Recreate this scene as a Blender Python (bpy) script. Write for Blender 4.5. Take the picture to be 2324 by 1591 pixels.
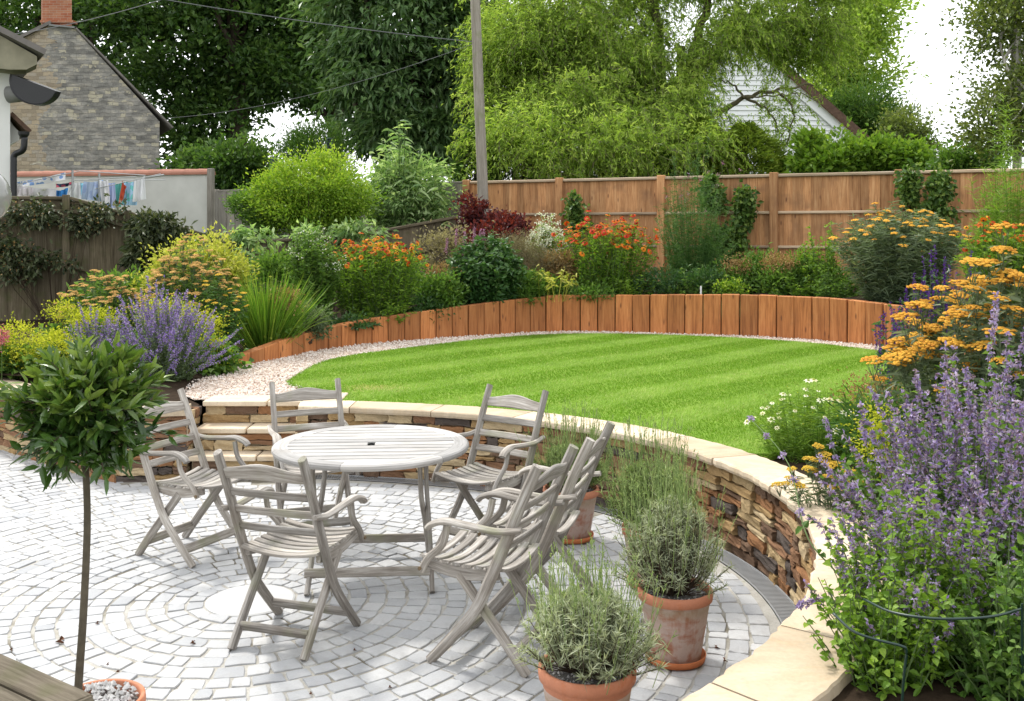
import bpy, math, random
import numpy as np
from mathutils import Vector, Matrix
for o in list(bpy.data.objects): bpy.data.objects.remove(o)
R = math.radians
SC = bpy.context.scene
COL = SC.collection
# ------------------------------------------------------------------ camera, sky, sun, exposure
F, YH, H, CX = 2300.0, 520.0, 1.97, 1161.5     # measured focal length, horizon and eye height (photo drawn 2323 wide)
cam_d = bpy.data.cameras.new('camera'); cam = bpy.data.objects.new('camera', cam_d); COL.objects.link(cam)
cam_d.sensor_width = 36; cam_d.lens = 36*F/2323.0; cam_d.shift_y = -(795.5-YH)/2323.0
cam_d.clip_start = .05; cam_d.clip_end = 2000
cam.location = (0, 0, H); cam.rotation_euler = (R(90), 0, 0)
SC.camera = cam
W = bpy.data.worlds.new('World'); SC.world = W; W.use_nodes = True
nt = W.node_tree; nt.nodes.clear()
sky = nt.nodes.new('ShaderNodeTexSky'); sky.sky_type = 'NISHITA'; sky.sun_disc = False
SUN_EL, SUN_AZ = R(52), R(-38)       # azimuth clockwise from +Y (into the picture): behind and to the left
sky.sun_elevation = SUN_EL; sky.sun_rotation = SUN_AZ
sky.air_density = 1.0; sky.dust_density = 3.0; sky.ozone_density = 1.0
hs = nt.nodes.new('ShaderNodeHueSaturation'); hs.inputs['Saturation'].default_value = .15; hs.inputs['Value'].default_value = 1.0
bg = nt.nodes.new('ShaderNodeBackground'); bg.inputs['Strength'].default_value = .15
wo = nt.nodes.new('ShaderNodeOutputWorld')
mxs = nt.nodes.new('ShaderNodeMix'); mxs.data_type = 'RGBA'; mxs.inputs[0].default_value = .62; mxs.inputs[7].default_value = (6.6, 6.75, 6.9, 1)   # thin bright overcast veiling the sky evenly
nt.links.new(sky.outputs[0], hs.inputs['Color']); nt.links.new(hs.outputs[0], mxs.inputs[6]); nt.links.new(mxs.outputs[2], bg.inputs[0]); nt.links.new(bg.outputs[0], wo.inputs[0])
sd = bpy.data.lights.new('sun', 'SUN'); sd.energy = 1.7; sd.angle = R(7); sd.color = (1, .965, .9)
sun = bpy.data.objects.new('sun', sd); COL.objects.link(sun)
sv = Vector((math.sin(SUN_AZ)*math.cos(SUN_EL), math.cos(SUN_AZ)*math.cos(SUN_EL), math.sin(SUN_EL)))
sun.rotation_euler = sv.to_track_quat('Z', 'Y').to_euler()
SC.view_settings.view_transform = 'Standard'; SC.view_settings.look = 'None'
SC.view_settings.exposure = 1.14; SC.view_settings.gamma = 1.0
SC.view_settings.use_curve_mapping = False
SC.render.engine = 'CYCLES'
SC.cycles.max_bounces = 6; SC.cycles.diffuse_bounces = 3; SC.cycles.glossy_bounces = 2; SC.cycles.transmission_bounces = 3
SC.cycles.transparent_max_bounces = 4; SC.cycles.caustics_reflective = False; SC.cycles.caustics_refractive = False
SC.cycles.use_denoising = True

# ------------------------------------------------------------------ helpers
def at(x, y, Y): return np.array([(x-CX)*Y/F, Y, H-(y-YH)*Y/F])      # a measured direction at a chosen depth
def gnd(x, y, z):
    Y = F*(H-z)/(y-YH); return np.array([(x-CX)*Y/F, Y, z])
RNG = np.random.default_rng
def nrm(a):
    a = np.asarray(a, float); return a/np.maximum(np.linalg.norm(a, axis=-1, keepdims=True), 1e-9)

TINY = {'flowers', 'petals', 'flower_eyes', 'flower_stalks', 'buds', 'calyces', 'flower_spikes', 'flower_stems', 'seed_haze', 'blades', 'needles', 'twigs', 'stems', 'woody_stems', 'flower_buds', 'leaves', 'verbena_flowers', 'verbena_stems', 'plume', 'foliage', 'lines_and_arms'}
class Acc:
    """collects geometry of ONE part"""
    def __init__(s): s.V = []; s.F = []; s.T = []; s.G = []; s.n = 0; s.hasG = False
    def add(s, V, F, tint=.5, gr=None):
        V = np.asarray(V, float).reshape(-1, 3); k = len(V)
        s.V.append(V)
        if isinstance(F, np.ndarray): s.F.append(F+s.n)
        else:
            by = {}
            for f in F: by.setdefault(len(f), []).append(f)
            for q in by.values(): s.F.append(np.array(q)+s.n)
        s.T.append(np.broadcast_to(np.asarray(tint, float), (k,)).copy() if np.ndim(tint) == 0 else np.asarray(tint, float))
        if gr is None: s.G.append(np.zeros((k, 3)))
        else: s.G.append(np.asarray(gr, float)); s.hasG = True
        s.n += k
    def mesh(s, name, mat, smooth=False):
        me = bpy.data.meshes.new(name)
        V = np.concatenate(s.V); me.vertices.add(len(V)); me.vertices.foreach_set('co', V.ravel())
        li = np.concatenate([f.ravel() for f in s.F]); tot = np.concatenate([np.full(len(f), f.shape[1]) for f in s.F])
        me.loops.add(len(li)); me.loops.foreach_set('vertex_index', li.astype(np.int32))
        st = np.concatenate([[0], np.cumsum(tot)[:-1]])
        me.polygons.add(len(tot)); me.polygons.foreach_set('loop_start', st.astype(np.int32))
        if smooth: me.polygons.foreach_set('use_smooth', np.ones(len(tot), bool))
        else: me.polygons.foreach_set('use_smooth', np.zeros(len(tot), bool))
        a = me.attributes.new('tint', 'FLOAT', 'POINT'); a.data.foreach_set('value', np.concatenate(s.T).astype(np.float32))
        if s.hasG:
            g = me.attributes.new('grain', 'FLOAT_VECTOR', 'POINT'); g.data.foreach_set('vector', np.concatenate(s.G).astype(np.float32).ravel())
        me.update(calc_edges=True)
        for m in (mat if isinstance(mat, (list, tuple)) else [mat]): me.materials.append(m)
        return me
    def obj(s, name, mat, parent=None, smooth=False, **kw):
        if parent is not None and name in TINY: kw.setdefault('kind', 'stuff')
        return link(name, s.mesh(name, mat, smooth), parent, **kw)

def link(name, me, parent=None, label=None, cat=None, group=None, kind=None, loc=None, rz=None):
    o = bpy.data.objects.new(name, me); COL.objects.link(o)
    if parent is not None: o.parent = parent
    if loc is not None: o.location = tuple(loc)
    if rz is not None: o.rotation_euler = (0, 0, rz)
    if label: o['label'] = label
    if cat: o['category'] = cat
    if group: o['group'] = group
    if kind: o['kind'] = kind
    return o
def thing(name, label, cat, loc=(0, 0, 0), rz=0, group=None):
    o = link(name, None, None, label, cat, group, None, loc, rz); o.empty_display_size = .1; return o

def boxv(lo, hi): 
    x0, y0, z0 = lo; x1, y1, z1 = hi
    return np.array([[x0,y0,z0],[x1,y0,z0],[x1,y1,z0],[x0,y1,z0],[x0,y0,z1],[x1,y0,z1],[x1,y1,z1],[x0,y1,z1]], float)
BOXF = np.array([[0,3,2,1],[4,5,6,7],[0,1,5,4],[1,2,6,5],[2,3,7,6],[3,0,4,7]])
def add_box(acc, lo, hi, M=None, tint=.5, axis=None):
    V = boxv(lo, hi); g = None
    if axis is not None:
        o = [axis]+[i for i in range(3) if i != axis]; g = V[:, o]+random.random()*9
    if M is not None: V = V@np.array(M)[:3,:3].T+np.array(M)[:3,3]
    acc.add(V, BOXF, tint, g)
def bevel_box(acc, lo, hi, b, M=None, tint=.5, axis=None):
    """box with chamfered edges (24 verts)"""
    x0,y0,z0 = lo; x1,y1,z1 = hi; b = min(b, .45*min(x1-x0, y1-y0, z1-z0))
    V = []
    for sx in (0,1):
        for sy in (0,1):
            for sz in (0,1):
                c = np.array([[x0,x1][sx], [y0,y1][sy], [z0,z1][sz]]); d = np.array([[b,-b][sx],[b,-b][sy],[b,-b][sz]])
                V += [c+d*[0,1,1], c+d*[1,0,1], c+d*[1,1,0]]
    V = np.array(V); ix = lambda sx,sy,sz,k: (sx*4+sy*2+sz)*3+k
    Fq = []
    for s in (0,1):
        q = [ix(s,0,0,0),ix(s,1,0,0),ix(s,1,1,0),ix(s,0,1,0)]; Fq.append(q if s else q[::-1])
        q = [ix(0,s,0,1),ix(0,s,1,1),ix(1,s,1,1),ix(1,s,0,1)]; Fq.append(q if s else q[::-1])
        q = [ix(0,0,s,2),ix(1,0,s,2),ix(1,1,s,2),ix(0,1,s,2)]; Fq.append(q if s else q[::-1])
        for t in (0,1):
            q = [ix(0,s,t,1),ix(1,s,t,1),ix(1,s,t,2),ix(0,s,t,2)]; Fq.append(q if s == t else q[::-1])
            q = [ix(s,0,t,0),ix(s,1,t,0),ix(s,1,t,2),ix(s,0,t,2)]; Fq.append(q[::-1] if s == t else q)
            q = [ix(s,t,0,0),ix(s,t,1,0),ix(s,t,1,1),ix(s,t,0,1)]; Fq.append(q if s == t else q[::-1])
            for u in (0,1):
                q = [ix(s,t,u,0),ix(s,t,u,1),ix(s,t,u,2)]; Fq.append(q if (s+t+u) % 2 else q[::-1])
    g = None
    if axis is not None:
        o = [axis]+[i for i in range(3) if i != axis]; g = V[:, o]+random.random()*9
    if M is not None: V = V@np.array(M)[:3,:3].T+np.array(M)[:3,3]
    acc.add(V, Fq, tint, g)

def spline(pts, n):
    """Catmull-Rom through pts, n samples"""
    p = np.asarray(pts, float)
    if len(p) == 2:
        t = np.linspace(0, 1, n)[:, None]; return p[0]*(1-t)+p[1]*t
    q = np.vstack([2*p[0]-p[1], p, 2*p[-1]-p[-2]]); u = np.linspace(0, len(p)-1-1e-6, n); i = u.astype(int); t = (u-i)[:, None]
    a, b, c, d = q[i], q[i+1], q[i+2], q[i+3]
    return .5*(2*b+(c-a)*t+(2*a-5*b+4*c-d)*t*t+(3*b-a-3*c+d)*t**3)

def bar(acc, path, w, h, ref, ch=.25, tint=.5, seed=0):
    """rounded rectangular bar swept along path; w along ref, h across (may be arrays)"""
    p = np.asarray(path, float); n = len(p)
    T = nrm(np.gradient(p, axis=0)); ref = np.asarray(ref, float)
    A = nrm(ref-(T@ref)[:, None]*T); B = np.cross(T, A)
    w = np.broadcast_to(np.asarray(w, float), (n,))/2; h = np.broadcast_to(np.asarray(h, float), (n,))/2
    c = np.minimum(w, h)*ch*2
    oct_ = [(1,1,-1,0),(1,1,0,-1),(1,-1,0,1),(1,-1,-1,0),(-1,-1,1,0),(-1,-1,0,1),(-1,1,0,-1),(-1,1,1,0)]
    oct_ = [oct_[i] for i in (1,2,3,4,5,6,7,0)]
    ring = []; G = []
    d = np.concatenate([[0], np.cumsum(np.linalg.norm(np.diff(p, axis=0), axis=1))])+seed*3.7
    for (a, b, ca, cb) in oct_:
        wa = a*w+ca*c; hb = b*h+cb*c
        ring.append(p+A*wa[:, None]+B*hb[:, None]); G.append(np.stack([d, wa+seed, hb+seed*.7], 1))
    V = np.stack(ring, 1).reshape(-1, 3); G = np.stack(G, 1).reshape(-1, 3)
    i = np.arange(n-1)[:, None]*8; k = np.arange(8)[None]; k2 = (k+1) % 8
    Fq = np.stack([i+k, i+8+k, i+8+k2, i+k2], -1).reshape(-1, 4)
    acc.add(V, Fq[:, ::-1], tint, G)
    acc.F.append(np.array([[0,1,2,3,4,5,6,7]])+acc.n-len(V)); acc.F.append(np.array([[7,6,5,4,3,2,1,0]])+acc.n-8)

def tube(acc, path, rad, sides=8, tint=.5, cap=True):
    p = np.asarray(path, float); n = len(p); rad = np.broadcast_to(np.asarray(rad, float), (n,))
    T = nrm(np.gradient(p, axis=0)); ref = np.array([0., 0, 1]) if abs(T[0][2]) < .9 else np.array([1., 0, 0])
    A = nrm(np.cross(T, ref)); B = np.cross(T, A)
    an = np.linspace(0, 2*np.pi, sides, endpoint=False)
    V = (p[:, None]+(A[:, None]*np.cos(an)[None, :, None]+B[:, None]*np.sin(an)[None, :, None])*rad[:, None, None]).reshape(-1, 3)
    i = np.arange(n-1)[:, None]*sides; k = np.arange(sides)[None]; k2 = (k+1) % sides
    Fq = np.stack([i+k, i+k2, i+sides+k2, i+sides+k], -1).reshape(-1, 4)
    d = np.linspace(0, 1, n)
    G = np.stack([np.repeat(p[:, 2], sides), np.tile(np.cos(an), n)*.1, np.tile(np.sin(an), n)*.1], 1)
    acc.add(V, Fq[:, ::-1], tint, G)
    if cap:
        acc.F.append(np.arange(sides)[None]+acc.n-len(V)); acc.F.append(np.arange(sides)[None, ::-1]+acc.n-sides)

def lathe(acc, prof, c=(0, 0, 0), seg=40, tint=.5, wob=0, a0=0, a1=2*np.pi):
    prof = np.asarray(prof, float); n = len(prof); full = abs(a1-a0-2*np.pi) < 1e-6
    an = np.linspace(a0, a1, seg, endpoint=not full)
    V = np.stack([prof[:, 0][:, None]*np.cos(an), prof[:, 0][:, None]*np.sin(an), np.repeat(prof[:, 1][:, None], seg, 1)], -1).reshape(-1, 3)+np.array(c)
    k = np.arange(seg if full else seg-1)[None]; k2 = (k+1) % seg; i = np.arange(n-1)[:, None]*seg
    acc.add(V, np.stack([i+k, i+k2, i+seg+k2, i+seg+k], -1).reshape(-1, 4), tint)

def leaves(acc, rng, P, D, L, Wd, up=.6, fold=.25, curl=.12, tint=None, oval=False, N0=None):
    P = np.asarray(P, float); n = len(P); D = nrm(D)
    L = np.broadcast_to(np.asarray(L, float), (n,))[:, None]; Wd = np.broadcast_to(np.asarray(Wd, float), (n,))[:, None]
    if N0 is None: N0 = np.array([0, 0, 1.])*up+rng.normal(0, .55, (n, 3))
    S = nrm(np.cross(D, N0)); N = np.cross(S, D)
    tint = rng.random(n) if tint is None else np.broadcast_to(tint, (n,))
    if oval:
        vs = [P, P+D*L*.32+S*Wd*.46+N*fold*Wd, P+D*L*.68+S*Wd*.38+N*fold*Wd*.8-N*curl*L*.35, P+D*L-N*curl*L,
              P+D*L*.68-S*Wd*.38+N*fold*Wd*.8-N*curl*L*.35, P+D*L*.32-S*Wd*.46+N*fold*Wd, P+D*L*.5-N*curl*L*.15]
        V = np.stack(vs, 1).reshape(-1, 3); b = np.arange(n)[:, None]*7
        Fq = np.concatenate([b+np.array([[0,6,2,1]]), b+np.array([[0,5,4,6]])])
        acc.add(V, Fq, np.repeat(tint, 7)); acc.F.append(np.concatenate([b+np.array([[6,3,2]]), b+np.array([[6,4,3]])])+acc.n-len(V))
    else:
        vs = [P, P+D*L*.45+S*Wd*.5+N*fold*Wd, P+D*L-N*curl*L, P+D*L*.45-S*Wd*.5+N*fold*Wd]
        V = np.stack(vs, 1).reshape(-1, 3); b = np.arange(n)[:, None]*4
        acc.add(V, np.concatenate([b+np.array([[0,2,1]]), b+np.array([[0,3,2]])]), np.repeat(tint, 4))

def blades(acc, rng, P, D, L, Wd, droop=.5, k=4, tint=None):
    """grass-like curved strips"""
    P = np.asarray(P, float); n = len(P); D = nrm(D); L = np.broadcast_to(np.asarray(L, float), (n,)); Wd = np.broadcast_to(np.asarray(Wd, float), (n,))
    droop = np.broadcast_to(np.asarray(droop, float), (n,)); tint = rng.random(n) if tint is None else tint
    S = nrm(np.cross(D, nrm(rng.normal(0, 1, (n, 3)))))
    V = []
    for j in range(k):
        t = j/k
        c = P+D*(L*t)[:, None]+np.array([0, 0, -1.])*(droop*L*t*t)[:, None]
        w = (Wd*.5*(1-.5*t*t))[:, None]; V += [c-S*w, c+S*w]
    V.append(P+D*L[:, None]+np.array([0, 0, -1.])*(droop*L)[:, None])
    m = 2*k+1; V = np.stack(V, 1).reshape(-1, 3); b = np.arange(n)[:, None]*m
    Fq = np.concatenate([b+np.array([[2*j, 2*j+1, 2*j+3, 2*j+2]]) for j in range(k-1)]) if k > 1 else None
    acc.add(V, Fq if Fq is not None else b+np.array([[0,1,2]]), np.repeat(tint, m))
    if Fq is not None: acc.F.append(b+np.array([[2*k-2, 2*k-1, 2*k]])+acc.n-len(V))

def stems(acc, P0, P1, P2, r, tint=.5):
    """many thin three-sided stems through three points"""
    P0, P1, P2 = (np.asarray(p, float) for p in (P0, P1, P2)); n = len(P0); r = np.broadcast_to(np.asarray(r, float), (n,))
    an = np.array([0, 2.094, 4.189]); V = []
    T = nrm(P2-P0); A = nrm(np.cross(T, np.array([.3, .9, .2]))); B = np.cross(T, A)
    for P, k in ((P0, 1.), (P1, .85), (P2, .5)):
        for a in an: V.append(P+(A*math.cos(a)+B*math.sin(a))*(r*k)[:, None])
    V = np.stack(V, 1).reshape(-1, 3); b = np.arange(n)[:, None]*9; Fq = []
    for lv in (0, 3):
        for k in range(3): Fq.append(b+np.array([[lv+k, lv+(k+1) % 3, lv+3+(k+1) % 3, lv+3+k]]))
    acc.add(V, np.concatenate(Fq), np.repeat(np.broadcast_to(tint, (n,)), 9))

def inpoly(px, py, poly):
    poly = np.asarray(poly)[:, :2]; res = np.zeros(len(px), bool); j = len(poly)-1
    for i in range(len(poly)):
        xi, yi = poly[i]; xj, yj = poly[j]
        c = ((yi > py) != (yj > py)) & (px < (xj-xi)*(py-yi)/(yj-yi+1e-12)+xi); res ^= c; j = i
    return res

# ------------------------------------------------------------------ materials
def newmat(name):
    m = bpy.data.materials.new(name); m.use_nodes = True; n = m.node_tree; n.nodes.clear()
    out = n.nodes.new('ShaderNodeOutputMaterial'); return m, n, out
def lk(n, a, b): n.links.new(a, b)
def ramp(n, fac, stops, interp='LINEAR'):
    r = n.nodes.new('ShaderNodeValToRGB'); r.color_ramp.interpolation = interp
    e = r.color_ramp.elements
    while len(e) < len(stops): e.new(.5)
    for i, (p, c) in enumerate(stops): e[i].position = p; e[i].color = (*c, 1)
    lk(n, fac, r.inputs[0]); return r
def noise(n, vec, scale, detail=3, rough=.55, dist=0):
    t = n.nodes.new('ShaderNodeTexNoise'); t.inputs['Scale'].default_value = scale; t.inputs['Detail'].default_value = detail
    t.inputs['Roughness'].default_value = rough; t.inputs['Distortion'].default_value = dist
    if vec is not None: lk(n, vec, t.inputs['Vector'])
    return t
def attr(n, name):
    a = n.nodes.new('ShaderNodeAttribute'); a.attribute_name = name; return a
def mixc(n, fac, a, b, mode='MIX'):
    m = n.nodes.new('ShaderNodeMix'); m.data_type = 'RGBA'; m.blend_type = mode
    for s, v in ((0, fac), (6, a), (7, b)):
        if hasattr(v, 'is_linked') or hasattr(v, 'links'): lk(n, v, m.inputs[s])
        elif s == 0: m.inputs[0].default_value = v
        else: m.inputs[s].default_value = (*v, 1)
    return m.outputs[2]
def math_(n, op, a, b=None, c=None):
    m = n.nodes.new('ShaderNodeMath'); m.operation = op
    for i, v in enumerate((a, b, c)):
        if v is None: continue
        if hasattr(v, 'links'): lk(n, v, m.inputs[i])
        else: m.inputs[i].default_value = v
    return m.outputs[0]
def bump(n, h, strength=.3, dist=.01):
    b = n.nodes.new('ShaderNodeBump'); b.inputs['Strength'].default_value = strength; b.inputs['Distance'].default_value = dist
    lk(n, h, b.inputs['Height']); return b.outputs[0]
def princ(n, out, col, rough=.7, spec=.3, nor=None):
    p = n.nodes.new('ShaderNodeBsdfPrincipled')
    if hasattr(col, 'links'): lk(n, col, p.inputs['Base Color'])
    else: p.inputs['Base Color'].default_value = (*col, 1)
    if hasattr(rough, 'links'): lk(n, rough, p.inputs['Roughness'])
    else: p.inputs['Roughness'].default_value = rough
    p.inputs['Specular IOR Level'].default_value = spec
    if nor is not None: lk(n, nor, p.inputs['Normal'])
    lk(n, p.outputs[0], out.inputs[0]); return p
def coords(n, which='Object'):
    t = n.nodes.new('ShaderNodeTexCoord'); return t.outputs[which]
def mapping(n, vec, scale=(1, 1, 1), rot=(0, 0, 0)):
    m = n.nodes.new('ShaderNodeMapping'); m.inputs['Scale'].default_value = scale; m.inputs['Rotation'].default_value = rot
    lk(n, vec, m.inputs['Vector']); return m.outputs[0]
def orand(n):
    return n.nodes.new('ShaderNodeObjectInfo').outputs['Random']

def leafmat(name, stops, trans=.3, rough=.5, spec=.25, tcol=1.5):
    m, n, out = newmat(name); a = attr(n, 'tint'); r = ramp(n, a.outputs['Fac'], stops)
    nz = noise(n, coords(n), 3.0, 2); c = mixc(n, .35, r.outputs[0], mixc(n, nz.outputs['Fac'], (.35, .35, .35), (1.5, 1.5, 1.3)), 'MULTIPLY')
    p = n.nodes.new('ShaderNodeBsdfPrincipled'); lk(n, c, p.inputs['Base Color']); p.inputs['Roughness'].default_value = rough
    p.inputs['Specular IOR Level'].default_value = spec
    t = n.nodes.new('ShaderNodeBsdfTranslucent'); lk(n, mixc(n, 1.0, c, (tcol*1.05, tcol*1.1, tcol*.55), 'MULTIPLY'), t.inputs[0])
    mx = n.nodes.new('ShaderNodeMixShader'); mx.inputs[0].default_value = trans
    lk(n, p.outputs[0], mx.inputs[1]); lk(n, t.outputs[0], mx.inputs[2]); lk(n, mx.outputs[0], out.inputs[0]); return m

def plain(name, col, rough=.7, spec=.3, var=.15, scale=8, bmp=.0, metal=0):
    m, n, out = newmat(name); nz = noise(n, coords(n), scale, 4)
    c = mixc(n, nz.outputs['Fac'], tuple(v*(1-var*1.4) for v in col), tuple(min(1, v*(1+var)) for v in col))
    p = princ(n, out, c, rough, spec, bump(n, nz.outputs['Fac'], bmp, .01) if bmp else None)
    p.inputs['Metallic'].default_value = metal; return m

def wood(name, dark, mid, light, scale=1.0, rough=.75, stain=None, green=None, knots=None):
    m, n, out = newmat(name); g = attr(n, 'grain').outputs['Vector']
    rn = orand(n); off = n.nodes.new('ShaderNodeVectorMath'); off.operation = 'ADD'; cmb = n.nodes.new('ShaderNodeCombineXYZ')
    lk(n, math_(n, 'MULTIPLY', rn, 37.0), cmb.inputs[0]); lk(n, math_(n, 'MULTIPLY', rn, 11.0), cmb.inputs[1])
    lk(n, g, off.inputs[0]); lk(n, cmb.outputs[0], off.inputs[1]); v = off.outputs[0]
    fine = noise(n, mapping(n, v, (5*scale, 85*scale, 85*scale)), 1, 5, .7, .3)
    coarse = noise(n, mapping(n, v, (2.2*scale, 22*scale, 22*scale)), 1, 3, .55, .6)
    f = math_(n, 'ADD', math_(n, 'MULTIPLY', fine.outputs['Fac'], .62), math_(n, 'MULTIPLY', coarse.outputs['Fac'], .38))
    c = ramp(n, f, [(.32, dark), (.5, mid), (.68, light)]).outputs[0]
    c = mixc(n, .5, c, mixc(n, rn, (.50, .50, .50), (1.5, 1.46, 1.40)), 'MULTIPLY')
    blot = noise(n, coords(n), 3.2, 3)
    if stain: c = mixc(n, ramp(n, blot.outputs['Fac'], [(.52, (0, 0, 0)), (.72, (.75, .75, .75))]).outputs[0], c, stain)
    if green:
        b2 = noise(n, coords(n), 5.1, 2); c = mixc(n, ramp(n, b2.outputs['Fac'], [(.55, (0, 0, 0)), (.75, (.6, .6, .6))]).outputs[0], c, green)
    if knots:
        kv = n.nodes.new('ShaderNodeTexVoronoi'); kv.inputs['Scale'].default_value = 1; lk(n, mapping(n, v, (2.6, 9, 9)), kv.inputs['Vector'])
        c = mixc(n, ramp(n, kv.outputs['Distance'], [(.05, (.85, .85, .85)), (.14, (0, 0, 0))]).outputs[0], c, knots)
    princ(n, out, c, rough, .2, bump(n, f, .5, .004)); return m

# wood, stone and other surfaces
M_TEAK = wood('weathered_teak', (.12, .105, .09), (.29, .268, .243), (.53, .51, .485), 1.0, .8, stain=(.17, .142, .115), green=(.22, .23, .13))
M_TABLE = wood('pale_teak', (.20, .19, .18), (.36, .35, .34), (.48, .47, .46), 1.0, .7, stain=(.27, .25, .23))
M_BENCH = wood('mossy_wood', (.045, .036, .026), (.095, .08, .058), (.15, .13, .10), 1.0, .9, green=(.075, .08, .03))
M_SLEEPER = wood('oak_sleeper', (.18, .066, .026), (.41, .158, .056), (.54, .245, .098), .55, .7, stain=(.24, .11, .05), knots=(.13, .05, .025))
M_FENCE = wood('brown_fence', (.21, .098, .042), (.43, .218, .098), (.58, .345, .175), .6, .8, stain=(.24, .125, .065), knots=(.12, .05, .03))
M_FRAME = wood('fence_rail_wood', (.27, .19, .125), (.42, .32, .22), (.55, .45, .34), .6, .8)
M_GREYF = wood('grey_fence', (.12, .11, .095), (.23, .21, .185), (.33, .31, .28), .6, .85)
M_DARKF = wood('dark_mossy_fence', (.055, .045, .03), (.12, .10, .065), (.19, .16, .115), .6, .9, green=(.075, .085, .03))
M_POLE = wood('pole_wood', (.12, .105, .085), (.21, .19, .165), (.29, .27, .24), .7, .85, green=(.18, .20, .09))

def m_setts():
    m, n, out = newmat('granite_sett'); co = coords(n, 'Object'); t = attr(n, 'tint').outputs['Fac']
    big = noise(n, co, 1.3, 3); sp = noise(n, co, 90, 4, .7); mid = noise(n, co, 14, 3)
    c = ramp(n, t, [(0, (.31, .315, .325)), (.5, (.41, .412, .415)), (1, (.50, .495, .485))]).outputs[0]
    c = mixc(n, .55, c, mixc(n, sp.outputs['Fac'], (.68, .69, .72), (1.22, 1.21, 1.19)), 'MULTIPLY')
    c = mixc(n, .5, c, mixc(n, big.outputs['Fac'], (.62, .65, .70), (1.25, 1.24, 1.21)), 'MULTIPLY')
    c = mixc(n, ramp(n, mid.outputs['Fac'], [(.55, (0, 0, 0)), (.75, (.25, .25, .25))]).outputs[0], c, (.36, .35, .34))
    st_ = noise(n, co, 5.5, 5, .7); c = mixc(n, ramp(n, st_.outputs['Fac'], [(.56, (0, 0, 0)), (.70, (.5, .5, .5))]).outputs[0], c, (.27, .262, .25))
    h = math_(n, 'ADD', sp.outputs['Fac'], math_(n, 'MULTIPLY', mid.outputs['Fac'], 1.6))
    princ(n, out, c, .62, .35, bump(n, h, .55, .006)); return m
M_SETT = m_setts()
def m_joint():
    m, n, out = newmat('joint_sand'); co = coords(n); a = noise(n, co, 7, 4, .7); b = noise(n, co, 120, 3)
    c = ramp(n, a.outputs['Fac'], [(.27, (.12, .105, .08)), (.36, (.33, .31, .27)), (.60, (.42, .405, .37)), (.74, (.22, .22, .13))]).outputs[0]
    c = mixc(n, .5, c, mixc(n, b.outputs['Fac'], (.5, .5, .5), (1.4, 1.4, 1.4)), 'MULTIPLY')
    g_ = noise(n, co, 1.1, 4, .65); c = mixc(n, ramp(n, g_.outputs['Fac'], [(.50, (0, 0, 0)), (.60, (.8, .8, .8))]).outputs[0], c, (.10, .085, .055))
    princ(n, out, c, .95, .1, bump(n, b.outputs['Fac'], .8, .006)); return m
M_JOINT = m_joint()
def m_stone():
    m, n, out = newmat('wall_stone'); co = coords(n); t = attr(n, 'tint').outputs['Fac']
    c = ramp(n, t, [(0, (.42, .32, .19)), (.18, (.36, .25, .13)), (.34, (.47, .38, .25)), (.5, (.23, .135, .085)), (.64, (.165, .11, .08)), (.78, (.10, .085, .08)), (.9, (.28, .15, .08))], 'CONSTANT').outputs[0]
    a = noise(n, co, 9, 4, .6); b = noise(n, mapping(n, co, (1, 1, 3)), 45, 4, .65)
    c = mixc(n, .75, c, mixc(n, a.outputs['Fac'], (.45, .40, .36), (1.6, 1.55, 1.4)), 'MULTIPLY')
    c = mixc(n, ramp(n, a.outputs['Fac'], [(.58, (0, 0, 0)), (.70, (.55, .55, .55))]).outputs[0], c, (.40, .30, .17))
    c = mixc(n, .5, c, mixc(n, b.outputs['Fac'], (.6, .6, .6), (1.35, 1.35, 1.35)), 'MULTIPLY')
    princ(n, out, c, .95, .06, bump(n, math_(n, 'ADD', b.outputs['Fac'], a.outputs['Fac']), .9, .010)); return m
M_STONE = m_stone()
def m_coping():
    m, n, out = newmat('sandstone_coping'); co = coords(n); rn = attr(n, 'tint').outputs['Fac']
    a = noise(n, co, 2.6, 4, .6, .8); b = noise(n, co, 60, 3); w = noise(n, mapping(n, co, (2, 9, 2), (0, 0, .7)), 1.5, 4, .6, 1.5)
    c = ramp(n, a.outputs['Fac'], [(.3, (.42, .335, .24)), (.5, (.54, .45, .335)), (.7, (.62, .53, .41))]).outputs[0]
    c = mixc(n, ramp(n, w.outputs['Fac'], [(.5, (0, 0, 0)), (.7, (.4, .4, .4))]).outputs[0], c, (.52, .38, .22))
    c = mixc(n, .6, c, mixc(n, rn, (.62, .58, .52), (1.25, 1.25, 1.25)), 'MULTIPLY')
    li = noise(n, co, 17, 3, .6); c = mixc(n, ramp(n, li.outputs['Fac'], [(.62, (0, 0, 0)), (.70, (.45, .45, .45))]).outputs[0], c, (.34, .31, .24))
    c = mixc(n, .35, c, mixc(n, b.outputs['Fac'], (.6, .6, .6), (1.4, 1.4, 1.4)), 'MULTIPLY')
    princ(n, out, c, .85, .12, bump(n, math_(n, 'ADD', a.outputs['Fac'], b.outputs['Fac']), .3, .006)); return m
M_COPING = m_coping()
M_MORTAR = plain('mortar', (.40, .32, .22), .95, .1, .25, 30, .4)
M_SOIL = plain('soil', (.035, .024, .016), 1, .05, .5, 18, .8)
M_GROUND = plain('ground_grass', (.06, .085, .025), 1, .05, .35, 2)
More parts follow.
